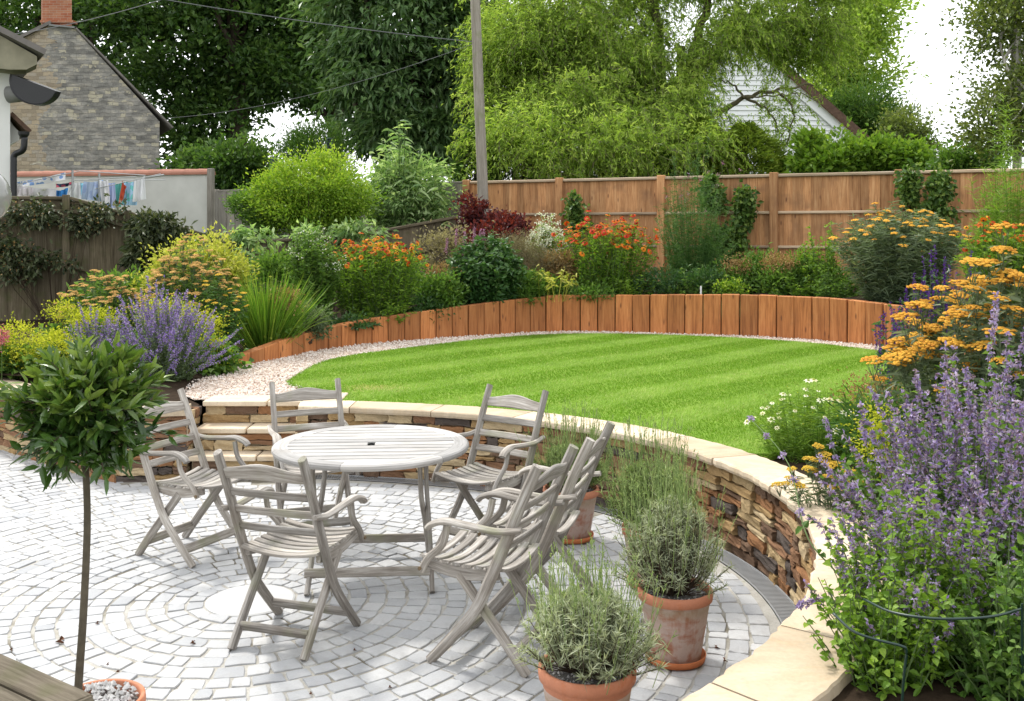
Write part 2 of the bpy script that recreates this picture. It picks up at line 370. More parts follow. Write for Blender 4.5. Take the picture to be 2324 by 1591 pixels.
def m_gravel():
    m, n, out = newmat('gravel_bed'); co = coords(n); v = n.nodes.new('ShaderNodeTexVoronoi'); v.inputs['Scale'].default_value = 55; lk(n, co, v.inputs['Vector'])
    c = ramp(n, math_(n, 'FRACT', math_(n, 'MULTIPLY', v.outputs['Color'], 1.0)), [(0, (.38, .29, .23)), (.5, (.55, .45, .37)), (1, (.66, .58, .50))]).outputs[0]
    princ(n, out, c, .9, .2, bump(n, v.outputs['Distance'], .8, .012)); return m
M_GRAVEL = m_gravel()
def m_pebble():
    m, n, out = newmat('pebble'); t = attr(n, 'tint').outputs['Fac']
    c = ramp(n, t, [(0, (.38, .28, .22)), (.2, (.55, .45, .38)), (.55, (.66, .58, .51)), (1, (.74, .69, .64))]).outputs[0]
    princ(n, out, c, .85, .25); return m
M_PEBBLE = m_pebble()
def m_lawn():
    m, n, out = newmat('lawn_turf'); co = coords(n); a = noise(n, co, 2.0, 4); b = noise(n, co, 40, 3)
    c = ramp(n, a.outputs['Fac'], [(.3, (.11, .20, .02)), (.55, (.15, .25, .03)), (.75, (.20, .28, .05))]).outputs[0]
    c = mixc(n, .5, c, mixc(n, b.outputs['Fac'], (.5, .5, .5), (1.4, 1.4, 1.4)), 'MULTIPLY')
    princ(n, out, c, .9, .1, bump(n, b.outputs['Fac'], .6, .02)); return m
M_LAWN = m_lawn()
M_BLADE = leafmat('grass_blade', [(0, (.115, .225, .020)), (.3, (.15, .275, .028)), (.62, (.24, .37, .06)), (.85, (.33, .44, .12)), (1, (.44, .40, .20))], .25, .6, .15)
M_TERRA = None
def m_terra():
    m, n, out = newmat('terracotta'); co = coords(n); a = noise(n, mapping(n, co, (3, 3, 5)), 2.2, 4, .6, .5); s = noise(n, mapping(n, co, (16, 16, 2.2)), 2, 3); b = noise(n, co, 70, 3)
    g = n.nodes.new('ShaderNodeSeparateXYZ'); lk(n, co, g.inputs[0])
    f = math_(n, 'ADD', math_(n, 'MULTIPLY', a.outputs['Fac'], .8), math_(n, 'MULTIPLY', s.outputs['Fac'], .35))
    c = ramp(n, f, [(.36, (.34, .115, .06)), (.48, (.40, .20, .14)), (.58, (.50, .38, .33))]).outputs[0]
    rim = math_(n, 'GREATER_THAN', g.outputs[2], .285)
    c = mixc(n, math_(n, 'MULTIPLY', rim, .8), c, (.50, .17, .075))
    gr = ramp(n, math_(n, 'ADD', g.outputs[2], math_(n, 'MULTIPLY', a.outputs['Fac'], .1)), [(.255, (0, 0, 0)), (.315, (.7, .7, .7)), (.345, (0, 0, 0))]).outputs[0]
    c = mixc(n, math_(n, 'MULTIPLY', gr, .55), c, (.22, .19, .07))
    c = mixc(n, .3, c, mixc(n, b.outputs['Fac'], (.6, .6, .6), (1.4, 1.4, 1.4)), 'MULTIPLY')
    princ(n, out, c, .85, .2, bump(n, b.outputs['Fac'], .3, .004)); return m
M_TERRA = m_terra()
M_SAUCER = plain('saucer_terracotta', (.45, .15, .06), .8, .2, .25, 20, .1)
M_DISC = plain('pale_stone_disc', (.47, .47, .465), .8, .15, .12, 6, .1)
M_STEEL = plain('galvanised_steel', (.42, .43, .44), .45, .4, .12, 20, 0, .6)
M_BLACK = plain('black_paint', (.012, .012, .014), .35, .4, .2, 10)
M_GREENW = plain('green_wire', (.008, .028, .02), .35, .5, .2, 10)
M_GLASS = plain('smoked_glass', (.30, .30, .28), .12, .6, .3, 3)

# ------------------------------------------------------------------ ground and levels
ZC, ZL = .55, .54
def gz(y): return np.interp(y, [10.6, 13, 16.5, 20], [-.08, .28, .5, 1.0])
a = Acc(); ys = np.array([-60, -5, 4, 10.6, 11.8, 13, 14.7, 16.5, 18, 20, 26, 60, 200, 900]); xs = np.array([-900, -120, -30, -12, -6, 0, 6, 12, 30, 120, 900])
V = np.array([[x, y, gz(y)] for y in ys for x in xs]); nx = len(xs)
a.add(V, np.array([[j*nx+i, j*nx+i+1, (j+1)*nx+i+1, (j+1)*nx+i] for j in range(len(ys)-1) for i in range(nx-1)]))
a.obj('ground', M_GROUND, kind='structure')

# ------------------------------------------------------------------ patio: bedding sheet, round centre stone, rings of setts
C0 = np.array([-1.39, 5.39])
inner_px = [(675,922),(772,923),(831,927),(969,931),(1099,940.4),(1301,968.4),(1389,983),(1497,1002.8),(1579,1024),(1654,1051.8),(1706,1076),(1749,1102.5),(1791,1138.5),(1824,1171),(1844,1210),(1853,1237),(1840,1282),(1808,1357.6),(1768,1420),(1739,1449),(1540,1591)]
ip = np.array([gnd(x, y, ZC)[:2] for x, y in inner_px])-C0
th_ = np.arctan2(ip[:, 1], ip[:, 0]); rr_ = np.hypot(ip[:, 0], ip[:, 1]); o_ = np.argsort(th_)
def RW(th):          # inner radius of the coping round the patio
    r = np.interp(th, th_[o_], rr_[o_]); return r
_s = np.linspace(R(-80), th_.max(), 120); _k = np.polyval(np.polyfit(th_, rr_, 4), np.clip(_s, th_.min()-.06, 9))
def RS(th): return np.interp(th, _s, _k)
TH0, TH1 = R(-76), float(th_.max())
left_in = np.array([(-2.56, 7.95), (-3.05, 7.88), (-3.42, 8.06), (-4.25, 8.73), (-5.0, 9.42), (-6.2, 10.45)])
wall_face = .035
def polar(th, r): return np.array([C0[0]+r*math.cos(th), C0[1]+r*math.sin(th)])
_pth = np.linspace(R(-120), TH1, 60)
edge = [polar(t, RS(t)+wall_face-.136) for t in _pth]
patio_poly = np.array([(x, y) for x, y in edge]+[(-1.8, 8.45), (-2.7, 8.45)]+[tuple(p+np.array([-.02, .12])) for p in left_in]+[(-7.5, 10.3), (-9, 6), (-9, -2), (2, -2)])
a = Acc(); a.add(np.c_[patio_poly, np.full(len(patio_poly), -.0055)], [list(range(len(patio_poly)))])
patio = a.obj('patio', M_JOINT, kind='structure')
a = Acc(); lathe(a, [(0, .004), (.222, .004), (.232, -.001), (.236, -.03)], (0, 0, 0), 48)
link('centre_stone', a.mesh('centre_stone', M_DISC, False), patio, loc=(C0[0], C0[1], .0))
rng = RNG(5); setts = []; r = .243
while r < 6.6:
    wr = .098+rng.normal(0, .005) if r > .3 else .085
    n = max(6, int(round(2*np.pi*(r+wr/2)/(.116+rng.normal(0, .004)))))
    w = 1+np.clip(rng.normal(0, .22, n), -.45, .6); cuts = np.cumsum(w)/w.sum()*2*np.pi+rng.random()*6
    for k in range(n):
        t0, t1 = cuts[k-1] if k else cuts[-1]-2*np.pi, cuts[k]
        tm = (t0+t1)/2; p = polar(tm, r+wr/2)
        if p[1] < 2.75 or p[0] < -5.2 or p[1] > 10: continue
        px = CX+F*p[0]/p[1]
        if px < -160 or px > 2000: continue
        tn = (tm+np.pi) % (2*np.pi)-np.pi
        if r+wr > RS(tn)+.02 and TH0-.4 < tn < TH1: continue
        if not inpoly(np.array([p[0]]), np.array([p[1]]), patio_poly)[0]: continue
        if p[1] > 7.84 and p[0] > -3.0: continue
        if tn > R(-30) and tn < TH1 and r+wr > RS(tn)+wall_face-.155: continue
        setts.append((r, wr, t0, t1, p))
    r += wr+.004
def sett_geo(s, c, rng):
    r, wr, t0, t1, p = s; g = .0016; ro = r+wr; rs = []
    for rad, t in ((r, t0), (r, t1), (ro, t1), (ro, t0)):
        s1 = 1 if t == t0 else -1; s2 = 1 if rad == r else -1
        q = polar(t+s1*(g+abs(rng.normal(0, .0025)))/rad, rad+s2*abs(rng.normal(0, .0035))+rng.normal(0, .0035)); rs.append(q)
    rs = np.array(rs); m = rs.mean(0); k = np.arange(8); 
    P = []
    for i in range(4):                         # rough eight-point outline
        a_, b_ = rs[i], rs[(i+1) % 4]; P.append(a_+(m-a_)*.06); P.append((a_+b_)/2+(m-a_)*0+rng.normal(0, .0028, 2))
    P = np.array(P); tilt = rng.normal(0, .010, 2); dz = rng.normal(0, .0012)
    def z(q): return dz+((q-m)@tilt)
    top = m+(P-m)*.945; V = [np.r_[q-c[:2], z(q)+rng.normal(0, .0008)] for q in top]+[np.r_[q-c[:2], z(q)-.0035] for q in P]+[np.r_[q-c[:2], -.03] for q in P]
    V.append(np.r_[m-c[:2], z(m)+.0015])
    Fq = [[i, (i+1) % 8, 24] for i in range(8)]+[[8+i, 8+(i+1) % 8, (i+1) % 8, i] for i in range(8)]+[[16+i, 16+(i+1) % 8, 8+(i+1) % 8, 8+i] for i in range(8)]
    return np.array(V), Fq
def in_view(p): return -40 < CX+F*p[0]/p[1] < 2360 and YH+F*H/p[1] < 1600
order = sorted(range(len(setts)), key=lambda i: (not in_view(setts[i][4]), setts[i][4][1]))
rest = Acc()
for rank, i in enumerate(order):
    s = setts[i]; p = s[4]; t = float(np.clip(rng.normal(.5, .25), 0, 1))
    if rank < 300:
        a = Acc(); V, Fq = sett_geo(s, p, rng); a.add(V, Fq, t); link('sett', a.mesh('sett', M_SETT), patio, loc=(p[0], p[1], 0))
    else:
        V, Fq = sett_geo(s, np.zeros(2), rng); rest.add(V, Fq, t)
rest.obj('setts', M_SETT, patio, kind='stuff')
# drain channel along the foot of the curved wall
a = Acc(); rngd = RNG(8)
grate = thing('drain_channel', 'slotted steel drain channel along the foot of the curved stone wall', 'drain', (C0[0], C0[1], 0))
ths = np.linspace(R(-34), TH1-.02, 330); frame = Acc(); bars = Acc()
for e in (-.135, -.008):
    for i in range(0, len(ths)-6, 6):
        q = []
        for t in (ths[i], ths[i+6]):
            rr = RS(t)+wall_face+e
            q += [[rr*math.cos(t), rr*math.sin(t)], [(rr+.008)*math.cos(t), (rr+.008)*math.sin(t)]]
        q = np.array(q); frame.add(np.vstack([np.c_[q, np.full(4, .003)], np.c_[q, np.full(4, -.02)]]), [[0,1,3,2],[4,6,7,5],[0,2,6,4],[1,5,7,3]])
for i in range(len(ths)-1):
    t = ths[i]; rr = RS(t)+wall_face; w = .0019
    q = np.array([[(rr+e)*math.cos(t+s*w), (rr+e)*math.sin(t+s*w)] for e, s in ((-.127, -1), (-.008, -1), (-.008, 1), (-.127, 1))])
    bars.add(np.vstack([np.c_[q, np.full(4, -.001)], np.c_[q, np.full(4, -.018)]]), BOXF[:, :])
ch_ = Acc(); _q = ths[::6]; ch_.add([[(RS(t)+wall_face+e)*math.cos(t), (RS(t)+wall_face+e)*math.sin(t), z] for t in _q for e, z in ((-.137, .0), (-.13, -.07), (-.005, -.07), (.03, -.02))], [[i*4+k, i*4+k+1, i*4+5+k, i*4+4+k] for i in range(len(_q)-1) for k in range(3)]); ch_.obj('channel', M_BLACK, grate)
frame.obj('frame', M_STEEL, grate); bars.obj('grating', M_STEEL, grate, kind='stuff')

# ------------------------------------------------------------------ dry-stone retaining walls with coping
STT = [0, .18, .34, .5, .64, .78, .9]
def stone_piece(rng, w, h, d):
    """rough face stone: x along wall, y outwards (0 = face, -d back), z up; 5x3 front grid"""
    nx_, nz_ = 5, 4; X = np.linspace(-w/2, w/2, nx_); Z = np.linspace(0, h, nz_); V = []
    e = [rng.normal(0, .0045, nx_), rng.normal(0, .0045, nx_)]; e2 = [rng.normal(0, .006, nz_), rng.normal(0, .006, nz_)]
    base = rng.uniform(-.011, .012)
    for j, z in enumerate(Z):
        for i, x in enumerate(X):
            bz = e[0][i]*(1-j/(nz_-1))+e[1][i]*j/(nz_-1); bx = e2[0][j]*(1-i/(nx_-1))+e2[1][j]*i/(nx_-1)
            edge_ = i in (0, nx_-1) or j in (0, nz_-1)
            V.append([x+bx, base+rng.normal(0, .0045)-(.0025 if edge_ else 0), z+bz])
    Fq = [[j*nx_+i, j*nx_+i+1, (j+1)*nx_+i+1, (j+1)*nx_+i] for j in range(nz_-1) for i in range(nx_-1)]
    per = [i for i in range(nx_)]+[j*nx_+nx_-1 for j in range(1, nz_)]+[(nz_-1)*nx_+i for i in range(nx_-2, -1, -1)]+[j*nx_ for j in range(nz_-2, 0, -1)]
    b = len(V); V += [[V[k][0], -d, V[k][2]] for k in per]; m = len(per)
    Fq += [[per[(k+1) % m], per[k], b+k, b+(k+1) % m] for k in range(m)]
    return np.array(V), Fq
def stone_wall(parent, fn, length, z0, z1, rng, nmin=.10, nmax=.42, hm=.058):
    """fn(s) -> (x, y, outward angle) along the wall face"""
    hs_ = []; z = z0
    while z < z1-.03:
        h = rng.uniform(hm*.62, hm*1.45); h = min(h, z1-z)
        if z1-z-h < .03: h = z1-z
        hs_.append((z, h)); z += h
    for z, h in hs_:
        s = -rng.uniform(0, .15)
        while s < length:
            w = rng.uniform(nmin, nmax)*(1.0 if h < .07 else .8)
            s0, s1 = max(s, 0), min(s+w, length)
            if s1-s0 > .04:
                # tall stones sometimes split in two thin ones
                split = h > .075 and rng.random() < .3
                for (zz, hh) in ([(z, h)] if not split else [(z, h*.5), (z+h*.5, h*.5)]):
                    V, Fq = stone_piece(rng, s1-s0-.009, hh-.008, .10)
                    x, y, an = fn((s0+s1)/2); a = Acc(); a.add(V, Fq, STT[rng.choice(7, p=[.12, .13, .13, .19, .20, .14, .09])]+.01)
                    o = link('stone', a.mesh('stone', M_STONE), parent, loc=(x, y, zz+.004), rz=an-math.pi/2)
            s += w
rng = RNG(21)
wall = thing('retaining_wall', 'curved dry-stone wall with pale sandstone coping around the patio', 'wall', (C0[0], C0[1], 0))
ts = np.linspace(TH0, TH1, 400); xy = np.stack([(RS(ts)+wall_face)*np.cos(ts), (RS(ts)+wall_face)*np.sin(ts)], 1)
arc = np.concatenate([[0], np.cumsum(np.linalg.norm(np.diff(xy, axis=0), axis=1))])
def fn_main(s):
    t = np.interp(s, arc, ts); rr = RS(t)+wall_face; return rr*math.cos(t), rr*math.sin(t), t+math.pi
stone_wall(wall, fn_main, arc[-1], -.02, ZC-.045, rng)
a = Acc(); n = 120; tt = np.linspace(TH0, TH1, n); Vv = []
for t in tt:
    for e, z in ((.045, -.05), (.045, ZC-.046), (.30, ZC-.046), (.30, -.05)):
        rr = RS(t)+wall_face+e; Vv.append([rr*math.cos(t), rr*math.sin(t), z])
a.add(Vv, [[i*4+k, i*4+k+1, i*4+5+k, i*4+4+k] for i in range(n-1) for k in range(3)]+[[0,1,2,3],[n*4-4,n*4-3,n*4-2,n*4-1]])
a.obj('core', M_MORTAR, wall)
def coping_piece(rng, t0, t1):
    k = 15; a = Acc(); V = []
    js = rng.normal(0, .0045, (k, 2))
    for i, t in enumerate(np.linspace(t0, t1, k)):
        r0, r1 = RS(t)+js[i, 0], RS(t)+.31+js[i, 1]
        for rr, z in ((r0+.004, ZC-.046), (r0-.002, ZC-.03), (r0, ZC-.008), (r0+.008, ZC), (r1-.006, ZC), (r1, ZC-.008), (r1, ZC-.046)):
            V.append([rr*math.cos(t), rr*math.sin(t), z])
    m = 7; Fq = [[i*m+j, i*m+j+1, (i+1)*m+j+1, (i+1)*m+j] for i in range(k-1) for j in range(m-1)]+[[j for j in range(m)], [(k-1)*m+j for j in range(m)]]
    a.add(np.array(V), Fq, rng.random()); return a
t = TH0
joints = []
while t < TH1-.02:
    d = rng.uniform(.19, .28); t1 = min(t+d, TH1); 
    if TH1-t1 < .1: t1 = TH1
    coping_piece(rng, t+.0016, t1-.0016).obj('coping_slab', M_COPING, wall); t = t1
# wall left of the steps
wl = thing('retaining_wall', 'low dry-stone wall left of the steps behind the bay tree', 'wall', (0, 0, 0))
lp = spline(left_in, 60); ld = np.concatenate([[0], np.cumsum(np.linalg.norm(np.diff(lp, axis=0), axis=1))]); tg = nrm(np.gradient(lp, axis=0)); nout = np.stack([tg[:, 1], -tg[:, 0]], 1)*-1
nout = np.where((nout[:, 1:2] > 0), -nout, nout)
def fn_left(s):
    x = np.interp(s, ld, lp[:, 0]-nout[:, 0]*.035); y = np.interp(s, ld, lp[:, 1]-nout[:, 1]*.035)
    nx_, ny_ = np.interp(s, ld, nout[:, 0]), np.interp(s, ld, nout[:, 1]); return x, y, math.atan2(ny_, nx_)
stone_wall(wl, fn_left, ld[-1], -.02, ZC-.045, rng)
def fn_lret(s): return -2.56-.02, 7.99+s, 0.0
stone_wall(wl, fn_lret, .42, -.02, ZC-.045, rng, .1, .25)
def strip(acc, line, nrm_, e0, e1, z0, z1, tint=.5, caps=True):
    V = []
    for p, n_ in zip(line, nrm_):
        for e, z in ((e0, z0), (e0, z1), (e1, z1), (e1, z0)): V.append([p[0]-n_[0]*e, p[1]-n_[1]*e, z])
    n = len(line); Fq = [[i*4+k, i*4+(k+1) % 4, (i+1)*4+(k+1) % 4, (i+1)*4+k] for i in range(n-1) for k in range(4)]
    if caps: Fq += [[0, 1, 2, 3], [n*4-1, n*4-2, n*4-3, n*4-4]]
    acc.add(np.array(V), Fq, tint)
a = Acc(); strip(a, lp, nout, .08, .3, -.05, ZC-.047); a.obj('core', M_MORTAR, wl)
for i0, i1 in ((0, 12), (12, 24), (24, 36), (36, 48), (48, 59)):
    a = Acc(); ln = lp[i0:i1+1].copy(); ln[0] += (ln[1]-ln[0])*.05; strip(a, ln, nout[i0:i1+1], 0, .31, ZC-.045, ZC, rng.random()); a.obj('coping_slab', M_COPING, wl)

# ------------------------------------------------------------------ steps
st = thing('stone_steps', 'three sandstone steps in the stone wall leading up to the gravel', 'steps', (-2.1, 8.1, 0))
def sob(a, name, m): o = a.obj(name, m, st); o.matrix_parent_inverse = Matrix.Translation((2.1, -8.1, 0)); return o
lv = [(0.0, .18, 7.99), (.18, .365, 8.16), (.365, ZC, 8.36)]
for z0, z1, yf in lv:
    x0, x1 = -2.555, -1.72+(8.36-yf)*.2
    def fn_r(s, yf=yf, x0=x0): return x0+s, yf+.035, -math.pi/2
    before = set(o.name for o in bpy.data.objects)
    stone_wall(st, fn_r, x1-x0, z0+(.0 if z0 else -.02), z1-.042, rng, .14, .42, .062)
    for o in bpy.data.objects:
        if o.name not in before: o.matrix_parent_inverse = Matrix.Translation((2.1, -8.1, 0))
    a = Acc(); add_box(a, (x0+.01, yf+.07, z0-.05), (x1-.01, 8.62, z1-.046)); sob(a, 'core', M_MORTAR)
    xm = x0+(x1-x0)*rng.uniform(.4, .65); back = .31
    for xa, xb in ((x0, xm-.004), (xm+.004, x1)):
        a = Acc(); bevel_box(a, (xa+.003, yf, z1-.042), (xb-.003, yf+back, z1-(.001 if z1 < ZC else .0)), .006, None, rng.random()); sob(a, 'tread_slab', M_COPING)
a = Acc(); bevel_box(a, (-1.80, 8.42, ZC-.04), (-1.42, 8.80, ZC+.002), .006, None, .6); sob(a, 'landing_slab', M_COPING)
# small cheek of wall between the steps and the curved wall
def fn_cheek(s): return -1.73, 8.09+s, math.pi
before = set(o.name for o in bpy.data.objects)
stone_wall(st, fn_cheek, .34, -.02, ZC-.045, rng, .09, .2, .06)
for o in bpy.data.objects:
    if o.name not in before: o.matrix_parent_inverse = Matrix.Translation((2.1, -8.1, 0))

# ------------------------------------------------------------------ sleepers
base_px = [(511,836),(585,819),(646,808),(742,789.5),(809.5,780),(880,774),(991,765),(1142,755.7),(1263,749.4),(1418,751),(1539,755.5),(1657.7,758.5),(1776,764),(1893.5,773),(2013,784)]
sl = np.array([gnd(x, y, ZL)[:2] for x, y in base_px]+[(4.95, 11.7), (5.15, 10.9)])
sl = spline(sl, 300); sd_ = np.concatenate([[0], np.cumsum(np.linalg.norm(np.diff(sl, axis=0), axis=1))])
_c = np.array([1.2, 10.3]); _q = np.linspace(0, sd_[-1], 300); sl = np.stack([np.interp(_q, sd_, sl[:, 0]), np.interp(_q, sd_, sl[:, 1])], 1)
_pad = np.pad(sl, ((8, 8), (0, 0)), mode='reflect', reflect_type='odd'); sl = np.stack([np.convolve(_pad[:, k], np.ones(17)/17, 'valid') for k in (0, 1)], 1)
sd_ = np.concatenate([[0], np.cumsum(np.linalg.norm(np.diff(sl, axis=0), axis=1))])
hx = [(0, .09), (.08, .20), (.17, .30), (.27, .36), (.36, .44), (.45, .52), (.6, .535), (.72, .56), (.85, .55), (1, .52)]
sw = thing('sleeper_wall', 'curved edging wall of upright orange-brown timber sleepers round the lawn', 'wall', (0, 0, 0))
rng = RNG(33); HXX = [-2.94, -2.76, -2.56, -2.23, -1.94, -1.58, -.99, -.12, .63, 1.59, 2.98, 4.14, 4.7]; HXH = [.09, .14, .2, .26, .30, .335, .385, .46, .515, .525, .56, .56, .52]; nS = int(sd_[-1]/.245); tops = []
for i in range(nS):
    s = (i+.5)*sd_[-1]/nS; w = sd_[-1]/nS; p = np.array([np.interp(s, sd_, sl[:, 0]), np.interp(s, sd_, sl[:, 1])])
    q0 = np.array([np.interp(s-.1, sd_, sl[:, 0]), np.interp(s-.1, sd_, sl[:, 1])]); q1 = np.array([np.interp(s+.1, sd_, sl[:, 0]), np.interp(s+.1, sd_, sl[:, 1])])
    an = math.atan2(*(q1-q0)[::-1]); h = np.interp(p[0], HXX, HXH)+rng.normal(0, .0015); slp = (np.interp(q1[0], HXX, HXH)-np.interp(q0[0], HXX, HXH))/.2
    a = Acc(); bevel_box(a, (-w/2+.006, .0, -.1), (w/2-.006, .115, h), .007, None, .5, 2); _v = a.V[0]; _v[:, 2] += np.where(_v[:, 2] > h-.02, _v[:, 0]*slp, 0)
    o = a.obj('sleeper', M_SLEEPER, sw); o.location = (p[0]-math.sin(an)*rng.normal(0, .003), p[1]+math.cos(an)*rng.normal(0, .003), ZL-.02); o.rotation_euler = (rng.normal(0, .006), rng.normal(0, .006), an+rng.normal(0, .012))
    tops.append((p[0]-math.sin(an)*.1, p[1]+math.cos(an)*.1, ZL+h-.06))
tops = np.array(tops)

# ------------------------------------------------------------------ lawn and gravel
lawn_px = [(726,900),(690,880),(658.5,866.5),(686,845),(723,825),(784.7,808),(908,791),(1062,772.6),(1180,762),(1300,757),(1450,758),(1600,763),(1750,771),(1900,784)]
lw = [gnd(x, y, ZL)[:2] for x, y in lawn_px]+[(4.55, 11.2), (4.3, 9.6), (3.5, 8.2), (2.5, 7.15), (1.66, 6.47)]
far_edge = spline(np.array(lw), 120)
near = [polar(t, RS(t)+.30) for t in np.linspace(math.atan2(6.47-C0[1], 1.66-C0[0])+.02, TH1-.14, 60)]
lawn_poly = np.array(list(far_edge)+list(near))
a = Acc(); n = len(lawn_poly); a.add(np.vstack([np.c_[lawn_poly, np.full(n, ZL-.002)], np.c_[lawn_poly, np.full(n, ZL-.1)]]), [list(range(n))]+[[i, (i+1) % n, n+(i+1) % n, n+i] for i in range(n)])
a.obj('lawn', M_LAWN, kind='structure')
rng = RNG(44); N = 330000
lo, hi = lawn_poly.min(0)-.02, lawn_poly.max(0)+.02; P = rng.uniform(lo, hi, (N, 2)); P = P[inpoly(P[:, 0], P[:, 1], lawn_poly)]
P += rng.normal(0, .012, P.shape)
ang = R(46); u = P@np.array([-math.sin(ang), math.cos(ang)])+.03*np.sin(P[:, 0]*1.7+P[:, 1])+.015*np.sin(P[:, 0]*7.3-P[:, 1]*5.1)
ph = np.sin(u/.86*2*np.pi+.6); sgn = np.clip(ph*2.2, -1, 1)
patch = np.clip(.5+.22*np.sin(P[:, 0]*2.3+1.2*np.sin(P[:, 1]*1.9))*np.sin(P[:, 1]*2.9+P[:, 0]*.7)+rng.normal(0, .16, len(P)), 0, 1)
tint = np.clip(.35+.20*sgn+.42*(patch-.5)+rng.normal(0, .15, len(P)), 0, .94)  # mowing stripes: light and dark of the leaning blades painted into blade colour
worn = np.exp(-(((P[:, 0]+1.25)/.22)**2+((P[:, 1]-9.12)/.16)**2)); tint = np.where(rng.random(len(P)) < worn*.9, 1., tint)
ed = rng.random(len(P)) < .035; tint = np.where(ed, .95, tint)
lean = np.stack([np.cos(ang)*sgn*.55, np.sin(ang)*sgn*.55, np.full(len(P), .8)], 1)+rng.normal(0, .32, (len(P), 3))
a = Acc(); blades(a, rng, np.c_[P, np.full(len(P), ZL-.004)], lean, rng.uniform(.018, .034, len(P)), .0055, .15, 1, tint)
_e = lawn_poly[rng.integers(0, len(lawn_poly), 16000)]; _f = np.roll(lawn_poly, -1, 0)[[0]]; _i = rng.integers(0, len(lawn_poly)-1, 16000); _u = rng.random((16000, 1)); _p = lawn_poly[_i]*(1-_u)+lawn_poly[_i+1]*_u+rng.normal(0, .014, (16000, 2))
blades(a, rng, np.c_[_p, np.full(16000, ZL-.02)], np.c_[rng.normal(0, .6, (16000, 2)), np.full(16000, .8)], rng.uniform(.025, .055, 16000), .006, .3, 2, np.clip(rng.normal(.3, .2, 16000), 0, 1))
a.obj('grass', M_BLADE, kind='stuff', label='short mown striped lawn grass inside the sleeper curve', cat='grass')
gp = np.array(list(sl)+[(5.3, 9), (2.6, 6.9)]+[tuple(p) for p in near]+[(-1.5, 8.6), (-2.7, 8.6), (-2.9, 8.9), (-3.05, 9.7)])
a = Acc(); a.add(np.c_[gp, np.full(len(gp), ZL-.018)], [list(range(len(gp)))]); a.obj('gravel_path', M_GRAVEL, kind='structure')
rng = RNG(45); N = 30000; lo, hi = gp.min(0), gp.max(0); P = rng.uniform(lo, hi, (N*2, 2)); shr = C0*0+lawn_poly.mean(0)
P = P[inpoly(P[:, 0], P[:, 1], gp) & ~inpoly(P[:, 0], P[:, 1], shr+(lawn_poly-shr)*.994)]; P = P[(P[:, 0] < 4.6)][:16000]
n = len(P); ctr = np.c_[P, ZL-.014+rng.random(n)*.008]; o8 = np.array([[1,0,0],[-1,0,0],[0,1,0],[0,-1,0],[0,0,1],[0,0,-1]], float)
sz = rng.uniform(.006, .015, (n, 1, 1))*rng.uniform(.6, 1.3, (n, 6, 1)); V = (ctr[:, None]+o8[None]*sz).reshape(-1, 3); rot = rng.random(n)
b = np.arange(n)[:, None]*6; a = Acc()
a.add(V, np.concatenate([b+np.array([f]) for f in ([0,2,4],[2,1,4],[1,3,4],[3,0,4],[2,0,5],[1,2,5],[3,1,5],[0,3,5])]), np.repeat(rot, 6))
a.obj('gravel', M_PEBBLE, kind='stuff', label='pinkish gravel strip between lawn and sleepers', cat='gravel')

# ------------------------------------------------------------------ soil beds
FL = np.array([(-4.2, 15.2, .75), (-3.2, 16.3, .8), (-2.2, 17.4, .9), (-.95, 18.85, 1.0), (.87, 18.2, 1.06), (2.57, 17.37, 1.06), (4.28, 16.53, 1.06), (6.0, 15.7, 1.06), (7.7, 14.87, 1.06), (9.4, 14.04, 1.06)])
fl = spline(FL, len(tops)); a = Acc(); k = 6; V = []
for i in range(len(tops)):
    for j in range(k):
        t = j/(k-1); p = tops[i]*(1-t)+fl[i]*t; V.append(p+np.array([0, 0, .04*math.sin(i*1.3+j*2.1) if 0 < j < k-1 else 0]))
a.add(V, [[i*k+j, i*k+j+1, (i+1)*k+j+1, (i+1)*k+j] for i in range(len(tops)-1) for j in range(k-1)]); a.obj('back_bed_soil', M_SOIL, kind='structure')
bl = np.array([(p[0]-n_[0]*.29, p[1]-n_[1]*.29, .5) for p, n_ in zip(lp, nout)][::-1]+[(-2.62, 8.5, .5), (-2.85, 8.75, .53), (-2.98, 9.6, .53), (tops[0][0], tops[0][1], .58), (-4.1, 15.3, .72), (-5, 15.1, .68), (-9, 14.2, .66), (-9, 11, .5)])
a = Acc(); c = bl.mean(0); c[2] = .62; n = len(bl); a.add(np.vstack([bl, c]), [[i, (i+1) % n, n] for i in range(n)]); a.obj('left_bed_soil', M_SOIL, kind='structure')
br = [np.r_[polar(t, RS(t)+.305), .49] for t in np.linspace(TH0, .5, 40)]+[np.array(p) for p in ((2.6, 7.2, .5), (3.6, 8.2, .5), (4.5, 9.6, .5), (5.3, 11, .6), (8, 12, .7), (9, 8, .6), (7, 1, .5), (1, .5, .5))]
a = Acc(); br = np.array(br); c = np.array([3.6, 5.0, .53]); n = len(br); a.add(np.vstack([br, c]), [[i, (i+1) % n, n] for i in range(n)]); a.obj('right_bed_soil', M_SOIL, kind='structure')

